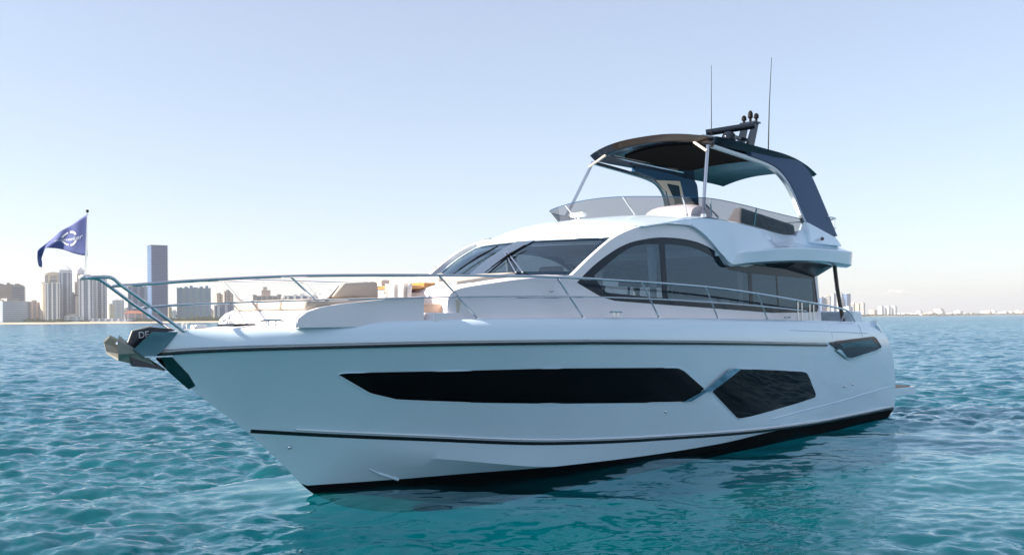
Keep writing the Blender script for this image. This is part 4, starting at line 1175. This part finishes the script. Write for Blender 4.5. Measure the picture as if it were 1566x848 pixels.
def towel(label, loc, w, l, h, rz):
    mb = MB()
    pr = [(-l / 2, 0), (-l / 2 - 0.01, h * 0.5), (-l / 2 + 0.01, h), (l / 2 - 0.02, h), (l / 2, h * 0.5), (l / 2 - 0.01, 0)]
    rows = [[(a, k * w / 2, b * (1 - 0.1 * k ** 4)) for a, b in cr(pr, 3)] for k in np.linspace(-1, 1, 7)]
    nc = len(rows[0])
    mb.add([p for r_ in rows for p in r_], [(i * nc + k, i * nc + k + 1, (i + 1) * nc + k + 1, (i + 1) * nc + k) for i in range(6) for k in range(nc - 1)])
    mb.add(rows[0], [tuple(range(nc))]); mb.add(rows[-1], [tuple(range(nc))])
    o = mb.build("folded_towel", M['towel'], None)
    on_yacht(o, loc, rz); prop(o, label, "towel")
towel("white folded towel at the forward corner of the teak table", (3.75, 0.10, 3.127), 0.28, 0.2, 0.11, 0.2)
towel("small rolled white towel nearest the middle of the teak table", (3.95, -0.1, 3.127), 0.24, 0.12, 0.08, 0.5)

# ================================================================== the coast: land, beach, towers
F0 = 1500.0
def hor(px): return 487 - (px - 783) * 0.0077
def wx(px, Yd): return (px - 783) / F0 * Yd
def wz(px, py, Yd): return CAM_H + (hor(px) - py) / F0 * Yd
shore = [(-900, 1500), (0, 1500), (200, 1560), (420, 1700), (560, 1900), (800, 2500), (1100, 3300), (1260, 3900), (1340, 4700), (1430, 5600), (1520, 7400), (1620, 9000), (1800, 12500), (2100, 20000)]
def shoreY(px): return float(np.interp(px, [p[0] for p in shore], [p[1] for p in shore]))
M['sand'] = mat("beach_sand", (0.52, 0.43, 0.32), 0.9, var=0.1, vscale=0.02)
M['scrub'] = mat("coastal_ground", (0.10, 0.12, 0.06), 0.95, var=0.3, vscale=0.02)
M['leaf'] = mat("shore_foliage", (0.060, 0.085, 0.035), 0.9, var=0.5, vscale=0.06)
fine = [(px, shoreY(px)) for px in range(-900, 2101, 20)]
rows = []
for i, (px, Yd) in enumerate(fine):
    Yd += 12 * math.sin(px * 0.031) + 8 * math.sin(px * 0.083)
    rows.append([(wx(px, Yd), Yd, -1.0), (wx(px, Yd + 12), Yd + 12, 0.5), (wx(px, Yd + 45), Yd + 45, 2.6)])
grid_mesh("beach", rows, M['sand'], None)
prop(bpy.data.objects["beach"], kind="structure")
rows = [[(r_[2][0], r_[2][1], r_[2][2]), (r_[2][0], r_[2][1] + 30, 3.2), (r_[2][0] * 1.0, r_[2][1] + 2500, 4.0)] for r_ in rows]
grid_mesh("coastal_land", rows, M['scrub'], None)
prop(bpy.data.objects["coastal_land"], kind="structure")

def wallm(name, c, r=0.7): return mat(name, c, r, var=0.06, vscale=0.05)
BM = dict(
    white=wallm("white_render", (0.80, 0.77, 0.75)), cream=wallm("cream_render", (0.76, 0.63, 0.46)), sand=wallm("sandstone_render", (0.62, 0.50, 0.38)),
    tan=wallm("tan_render", (0.52, 0.42, 0.35)), pink=wallm("pink_render", (0.56, 0.40, 0.35)), grey=wallm("pale_grey_render", (0.58, 0.60, 0.64)),
    brown=wallm("raw_concrete", (0.40, 0.33, 0.33)), dk=mat("tower_glass_dark", (0.09, 0.15, 0.25), 0.25), blue=mat("tower_glass_blue", (0.035, 0.11, 0.27), 0.5),
    green=mat("tower_glass_green", (0.26, 0.42, 0.46), 0.25), bl2=mat("tower_glass_pale", (0.20, 0.30, 0.44), 0.3), roof=wallm("roof_grey", (0.3, 0.29, 0.28)), tile=wallm("red_tile", (0.35, 0.13, 0.09)))

def building(label, x0, x1, yt, Yd, f=0.35, style='slab', wall='white', glass='dk', top='flat', cat="tower", name="apartment_tower", group=None, fl=3.1, piers=3):
    w = (x1 - x0) / F0 * Yd
    H_ = wz((x0 + x1) / 2, yt, Yd)
    al = math.atan2(f, 1 - f)
    s = w * f / max(math.sin(al), 0.1)
    s2 = w * (1 - f) / max(math.cos(al), 0.1)
    cx = (x0 - 783) / F0 * (Yd + s * math.cos(al)) + s * math.sin(al)
    e1 = (x1 - 783) / F0
    s2 = max((e1 * Yd - cx) / (math.cos(al) - e1 * math.sin(al)), w * 0.2)
    b = empty(name, (cx, Yd, 0), al)
    prop(b, label, cat, group)
    # local frame: x along the right-hand face, y along the left-hand face (going away)
    n = max(2, int(H_ / fl))
    g = H_ / n
    bh = H_
    core = MB().box(0, s2, 0, s, 0, bh)
    def stack(name, mb, m, zs):
        o = mb.build(name, m, b, sharp=30); o.location.z = zs[0]
        for z in zs[1:]:
            c = o.copy(); C.objects.link(c); c.parent = b; c.location.z = z
    floors = [i * g for i in range(1, n + 1)]
    if style in ('slab', 'piers'):
        core.build("wall", BM[glass], b, sharp=30)
        ov = min(1.3, s2 * 0.05 + 0.4) if style == 'slab' else 0.5
        stack("balcony", MB().box(-ov, s2 + ov, -ov, s + ov, -(0.6 if fl < 5 else 2.0), 0), BM[wall], floors)
    if style == 'piers':
        for k in range(piers):
            c_ = s2 * (k + 0.5) / piers; pw = s2 / piers * 0.17
            MB().box(c_ - pw, c_ + pw, -1.2, 0.2, 0, bh + 1.5).build("pier", BM[wall], b)
            c_ = s * (k + 0.5) / piers; pw = s / piers * 0.22
            MB().box(-1.2, 0.2, c_ - pw, c_ + pw, 0, bh + 1.5).build("pier", BM[wall], b)
        MB().box(s2 - 0.3, s2 + 0.7, -0.9, 0.5, 0, bh + 1).build("pier", BM[wall], b)
        MB().box(-0.9, 0.9, -0.9, 0.9, 0, bh + 1).build("pier", BM[wall], b)
    if style == 'grid':
        core.build("wall", BM[wall], b, sharp=30)
        h_ = g * 0.5
        band = MB().add([(-0.07, s * 0.94, 0), (-0.07, -0.07, 0), (s2 * 0.97, -0.07, 0), (-0.07, s * 0.94, h_), (-0.07, -0.07, h_), (s2 * 0.97, -0.07, h_)], [(0, 1, 4, 3), (1, 2, 5, 4)])
        stack("window_band", band, BM[glass], [f_ - g * 0.66 for f_ in floors])
        npr = max(2, int(s2 / 9))
        for k in range(npr):
            c_ = s2 * (k + 0.5) / npr
            MB().box(c_ - 1.4, c_ + 1.4, -0.5, 0.2, 0, bh + 0.5).build("pier", BM[wall], b)
        MB().box(-0.5, 0.2, s * 0.35, s * 0.6, 0, bh + 0.5).build("pier", BM[wall], b)
    rf = MB()
    if top == 'flat':
        rf.box(s2 * 0.25, s2 * 0.7, s * 0.2, s * 0.7, bh, bh + min(5, s2 * 0.25)); rf.box(s2 * 0.05, s2 * 0.18, s * 0.3, s * 0.6, bh, bh + 2.2)
    elif top == 'peak':
        h0 = bh; rf.box(0.2, s2 - 0.2, 0.2, s - 0.2, h0, h0 + 5)
        rf.add([(0, 0, h0 + 5), (s2, 0, h0 + 5), (s2, s, h0 + 5), (0, s, h0 + 5), (s2 / 2, s / 2, h0 + 5 + s2 * 0.5)], [(0, 1, 4), (1, 2, 4), (2, 3, 4), (3, 0, 4)])
    elif top == 'arch':
        N = 10
        P_ = [(s2 * (0.5 - 0.5 * math.cos(math.pi * k / N)), bh + s2 * 0.24 * math.sin(math.pi * k / N)) for k in range(N + 1)]
        v_ = [(a, y_, z_) for y_ in (0.1, s - 0.1) for a, z_ in P_]
        rf.add(v_, [tuple(range(N + 1)), tuple(range(2 * N + 1, N, -1))] + [(k, k + 1, N + 2 + k, N + 1 + k) for k in range(N)])
    elif top == 'steps':
        for k in range(6):
            a = s2 * (0.05 + 0.16 * k); rf.box(a, a + s2 * 0.09, s * 0.1, s * 0.6, bh, bh + (1.5 + 1.6 * ((k * 7) % 3)))
    elif top == 'ragged':
        rr_ = random.Random(int(x0 * 10))
        for k in range(5):
            a = s2 * (0.02 + 0.19 * k); hh = rr_.uniform(1.5, 7)
            rf.box(a, a + s2 * 0.16, s * 0.05, s * 0.9, bh, bh + hh)
    elif top == 'dome':
        rf.box(s2 * 0.3, s2 * 0.62, s * 0.2, s * 0.8, bh, bh + s2 * 0.22); rf.box(s2 * 0.36, s2 * 0.5, s * 0.3, s * 0.7, bh + s2 * 0.22, bh + s2 * 0.34)
        rf.box(-0.8, s2 * 0.12, -0.8, s * 0.5, bh, bh + 2.5); rf.box(s2 * 0.86, s2 + 0.8, -0.8, s * 0.5, bh, bh + 3)
    elif top == 'hip':
        rf.add([(-1, -1, bh), (s2 + 1, -1, bh), (s2 + 1, s + 1, bh), (-1, s + 1, bh), (s2 * 0.25, s / 2, bh + s2 * 0.12 + 2), (s2 * 0.75, s / 2, bh + s2 * 0.12 + 2)], [(0, 1, 5, 4), (1, 2, 5), (2, 3, 4, 5), (3, 0, 4)])
    rf.build("roof", BM['tile' if top == 'hip' else (wall if top in ('peak', 'arch', 'steps', 'dome') else 'roof')], b, sharp=20)
    return b

BL = [
 ("dark unfinished tower with a ragged top behind the white block at the far left", -3, 21, 436, 1760, 0.3, 'slab', 'tan', 'brown', 'ragged', {}),
 ("dark unfinished tower standing right of its ragged twin above the white block", 21, 37, 438, 1740, 0.25, 'slab', 'brown', 'dk', 'ragged', {}),
 ("low white banded block lit on its left side at the far left", -14, 45, 460, 1610, 0.55, 'slab', 'white', 'bl2', 'flat', {}),
 ("small pinkish mid-rise block between the white block and the cream tower", 45, 61, 462, 1640, 0.35, 'grid', 'pink', 'dk', 'flat', {}),
 ("slim cream tower, lowest step of the sunlit trio", 61, 72, 433, 1640, 0.6, 'grid', 'cream', 'bl2', 'flat', {}),
 ("sunlit cream tower with a rounded arch top", 70, 95, 421, 1680, 0.30, 'grid', 'cream', 'dk', 'arch', {}),
 ("blue glass balcony block in front of the arch-topped tower", 74, 91, 433, 1630, 0.15, 'piers', 'white', 'dk', 'flat', {}),
 ("slim grey tower with a pointed cap, tallest of the left cluster", 94, 108, 417, 1660, 0.18, 'piers', 'grey', 'dk', 'peak', {'piers': 2}),
 ("narrow shaded mid-rise tucked right of the slim pointed tower", 106, 117, 449, 1700, 0.3, 'slab', 'grey', 'dk', 'flat', {}),
 ("bright cream slab low between the two pointed towers", 115, 125, 453, 1640, 0.6, 'grid', 'cream', 'bl2', 'flat', {}),
 ("pointed tower with brown balconies behind the flagstaff", 115, 131, 418, 1700, 0.45, 'slab', 'white', 'brown', 'peak', {}),
 ("grey-blue balcony tower directly below the bow flag", 126, 142, 424, 1640, 0.12, 'piers', 'grey', 'dk', 'flat', {'piers': 2}),
 ("wide balcony tower with white piers right of the flagstaff", 139, 161, 425, 1690, 0.2, 'piers', 'white', 'dk', 'flat', {'piers': 3}),
 ("hazy pale stepped tower in the gap left of the pulpit", 172, 190, 459, 2300, 0.3, 'grid', 'grey', 'bl2', 'steps', {}),
 ("small cream block at the foot of the hazy stepped tower", 164, 175, 466, 2100, 0.5, 'grid', 'cream', 'bl2', 'flat', {}),
 ("blue glass mid-rise tower left of the tallest tower", 198, 228, 438, 1830, 0.25, 'piers', 'bl2', 'blue', 'flat', {}),
 ("tallest tower, blue glass with white balcony slabs", 226, 257, 374, 1760, 0.42, 'slab', 'bl2', 'blue', 'none', {'fl': 3.6}),
 ("tiny cream block at the foot of the tallest tower", 257, 263, 470, 1900, 0.4, 'grid', 'cream', 'dk', 'flat', {}),
 ("wide pale green glass block with a stepped roof", 272, 322, 440, 1820, 0.25, 'piers', 'bl2', 'green', 'steps', {'piers': 5}),
 ("cream tower with a dark cap behind the stanchion", 327, 342, 450, 2000, 0.5, 'grid', 'sand', 'dk', 'flat', {}),
 ("brown-capped tower right of the cream capped tower", 341, 357, 446, 1980, 0.35, 'grid', 'tan', 'dk', 'flat', {}),
 ("low blue glass block in front of the capped towers", 333, 364, 467, 1800, 0.12, 'piers', 'grey', 'blue', 'flat', {}),
 ("thin beige tower right of the low blue block", 364, 376, 461, 1850, 0.3, 'grid', 'sand', 'bl2', 'flat', {}),
 ("brown classical block with a central cream turret", 388, 430, 452, 1950, 0.2, 'grid', 'tan', 'dk', 'dome', {}),
 ("short grey block between the turreted block and the long white block", 430, 441, 457, 2100, 0.25, 'grid', 'grey', 'dk', 'flat', {}),
 ("long white block with blue windows behind the sunpad", 440, 498, 452, 2050, 0.12, 'piers', 'white', 'blue', 'steps', {'piers': 6}),
 ("low hotel with red hipped roof behind the pulpit rails", 190, 222, 479, 1640, 0.3, 'grid', 'pink', 'dk', 'hip', {}),
 ("low terrace building on the sand below the flag", 102, 124, 484, 1600, 0.2, 'grid', 'grey', 'dk', 'flat', {}),
 ("low flat beach club on the sand right of the terrace building", 150, 196, 487, 1590, 0.1, 'grid', 'grey', 'blue', 'none', {}),
 ("small red-roofed house in the trees below the long white block", 366, 380, 482, 1750, 0.3, 'grid', 'pink', 'dk', 'hip', {}),
 ("leftmost blue tower seen below the cockpit overhang", 1250, 1263, 455, 4300, 0.3, 'slab', 'bl2', 'blue', 'flat', {'fl': 7}),
 ("sunlit cream tower left of the overhang post", 1263, 1271, 452, 4300, 0.6, 'slab', 'cream', 'dk', 'flat', {'fl': 7}),
 ("tan and grey tower directly left of the overhang post", 1270, 1279, 449, 4350, 0.4, 'slab', 'sand', 'bl2', 'flat', {'fl': 7}),
 ("pale tower directly behind the overhang post", 1281, 1291, 449, 4400, 0.4, 'slab', 'white', 'bl2', 'flat', {'fl': 7}),
 ("dark blue slab tower right of the overhang post", 1291, 1301, 449, 4350, 0.2, 'slab', 'bl2', 'blue', 'none', {'fl': 7}),
 ("low cream block at the foot of the dark blue slab tower", 1290, 1304, 469, 4200, 0.4, 'slab', 'white', 'bl2', 'flat', {'fl': 7}),
 ("cream tower with a small cap, left one of three joined towers", 1301, 1308, 465, 4500, 0.5, 'slab', 'cream', 'dk', 'peak', {'fl': 7}),
 ("cream tower with a small cap, middle one of three joined towers", 1308, 1316, 464, 4550, 0.5, 'slab', 'cream', 'tan', 'flat', {'fl': 7}),
 ("cream tower with a small cap, right one of three joined towers", 1315, 1323, 463, 4600, 0.5, 'slab', 'white', 'tan', 'flat', {'fl': 7}),
 ("low cream block halfway between the two white tower groups", 1329, 1341, 474, 5200, 0.5, 'slab', 'cream', 'pink', 'flat', {'fl': 9}),
 ("white slab tower, left one of the bright triple", 1343, 1352, 468, 5600, 0.4, 'slab', 'white', 'grey', 'flat', {'fl': 9}),
 ("white slab tower, middle one of the bright triple", 1354, 1362, 468, 5600, 0.4, 'slab', 'white', 'grey', 'flat', {'fl': 9}),
 ("white slab tower, right one of the bright triple", 1364, 1372, 468, 5600, 0.4, 'slab', 'white', 'grey', 'flat', {'fl': 9}),
 ("small hazy pair of blocks between the bright triple and the pink block", 1401, 1411, 475, 7000, 0.4, 'grid', 'white', 'grey', 'flat', {'fl': 9}),
 ("hazy pinkish block, widest on the far right shore", 1428, 1444, 472, 7200, 0.4, 'grid', 'pink', 'grey', 'flat', {'fl': 9}),
 ("hazy grey block at the right end of the far shore", 1499, 1513, 475, 9500, 0.3, 'grid', 'grey', 'bl2', 'flat', {'fl': 9}),
]
for (x0, x1, yt, Yd, c_) in ((46, 54, 474, 2300, 'grey'), (54, 62, 470, 2500, 'cream'), (148, 158, 470, 2200, 'sand'), (160, 168, 475, 2300, 'grey'), (190, 199, 472, 2400, 'cream'), (262, 272, 476, 2300, 'grey'),
                             (318, 328, 474, 2500, 'sand'), (376, 384, 470, 2400, 'grey'), (383, 390, 474, 2300, 'cream'), (498, 512, 470, 2300, 'grey'), (512, 530, 474, 2400, 'sand')):
    building("low hazy block showing in a gap between the towers on the left shore", x0, x1, yt, Yd, 0.3, 'grid', c_, 'bl2', 'flat', cat="building", name="coastal_building", group="low hazy blocks between the towers")
for (lb, x0, x1, yt, Yd, f, stl, wl_, gl_, tp, kw) in BL:
    building(lb, x0, x1, yt, Yd, f, stl, wl_, gl_, tp, cat="building" if yt > 459 else "tower", name="coastal_building" if yt > 459 else "apartment_tower", **kw)
# tiny far blocks along the right-hand shore
r2 = random.Random(5)
px = 1376.0
cols_ = ['white', 'cream', 'pink', 'grey', 'sand', 'white']
while px < 1620:
    w = r2.uniform(2.5, 8); Yd = shoreY(px) + r2.uniform(150, 900)
    mbx = MB(); W_ = w / F0 * Yd; h = r2.choice([2.5, 3.5, 3, 5, 6.5, 4]) / F0 * Yd
    mbx.box(0, W_, 0, 60, 0, h); mbx.box(W_ * 0.2, W_ * 0.5, 10, 40, h, h + 0.25 * h)
    o = mbx.build("distant_block", BM[r2.choice(cols_)], None); o.location = (wx(px, Yd), Yd, 0); o.rotation_euler.z = R(20)
    prop(o, "tiny pale block in the hazy line along the far right shore", "building", "tiny blocks on the far shore")
    px += w + r2.uniform(0, 4)

# belt of palms and scrub behind the beach: nobody could count it
mb = MB(); r3 = random.Random(9)
def clump(x, y, h, wd):
    for k in range(16):
        a = r3.uniform(0, 6.28); q = r3.random() ** 0.5
        cx, cy, cz = x + math.cos(a) * wd * q, y + math.sin(a) * wd * q, h * r3.uniform(0.35, 1.0) * (1 - 0.35 * q)
        s = wd * r3.uniform(0.18, 0.42)
        pts = [(cx + r3.uniform(-s, s), cy + r3.uniform(-s, s), cz + r3.uniform(-s, s) * 0.8) for _ in range(5)]
        mb.add(pts, [(0, 1, 2), (0, 2, 3), (0, 3, 4), (1, 2, 4), (1, 3, 4), (0, 1, 4)])
for (a, b, dens, hh) in ((36, 64, 26, 9), (64, 112, 44, 8), (112, 200, 50, 7), (196, 232, 30, 9), (257, 390, 150, 11), (380, 640, 160, 10)):
    for i in range(dens):
        px = r3.uniform(a, b); Yd = shoreY(px) + r3.uniform(52, 120)
        clump(wx(px, Yd), Yd, hh * r3.uniform(0.6, 1.25), r3.uniform(3, 6))
for i in range(240):
    px = r3.uniform(1240, 1620); Yd = shoreY(px) + r3.uniform(50, 200)
    clump(wx(px, Yd), Yd, 0.0022 * Yd * r3.uniform(0.5, 1.2), 0.004 * Yd * r3.uniform(0.5, 1))
o = mk("shore_trees", mb.v, mb.f, M['leaf'], None, recalc=False)
prop(o, "belt of palms and scrub behind the beach", kind="stuff")

# sea haze
hm = bpy.data.materials.new("sea_haze"); hm.use_nodes = True
nt = hm.node_tree; nt.nodes.remove(nt.nodes["Principled BSDF"])
pv = nt.nodes.new("ShaderNodeVolumePrincipled")
pv.inputs["Color"].default_value = (0.93, 0.94, 0.97, 1)
pv.inputs["Density"].default_value = 9.0e-5
pv.inputs["Anisotropy"].default_value = 0.2
nt.links.new(pv.outputs[0], nt.nodes["Material Output"].inputs["Volume"])
hz = MB().box(-11000, 20000, -1500, 24000, -5.5, 330).build("haze", hm, None)
prop(hz, "thin pale sea haze", kind="stuff")
hz.display_type = 'WIRE'
# small pink evening cloud low over the far shore
cm = mat("cloud_white", (0.9, 0.86, 0.84), 1.0)
mb = MB(); r4 = random.Random(3)
for k in range(26):
    t = r4.uniform(-1, 1); h = (1 - t * t)
    mb.ball((t * 420 + 60, r4.uniform(-100, 100), r4.uniform(0, 120) * h), r4.uniform(50, 110) * (0.4 + 0.6 * h), 12, 8, 0.6)
nt = cm.node_tree
tr_ = nt.nodes.new("ShaderNodeBsdfTransparent"); mx = nt.nodes.new("ShaderNodeMixShader"); mx.inputs[0].default_value = 0.16
nt.links.new(tr_.outputs[0], mx.inputs[1]); nt.links.new(nt.nodes["Principled BSDF"].outputs[0], mx.inputs[2]); nt.links.new(mx.outputs[0], nt.nodes["Material Output"].inputs[0])
o = mb.build("cloud", cm, None, recalc=False); o.location = (wx(1368, 30000), 30000, wz(1368, 450, 30000))
prop(o, "small faint cream cloud low over the far right shore", kind="structure")
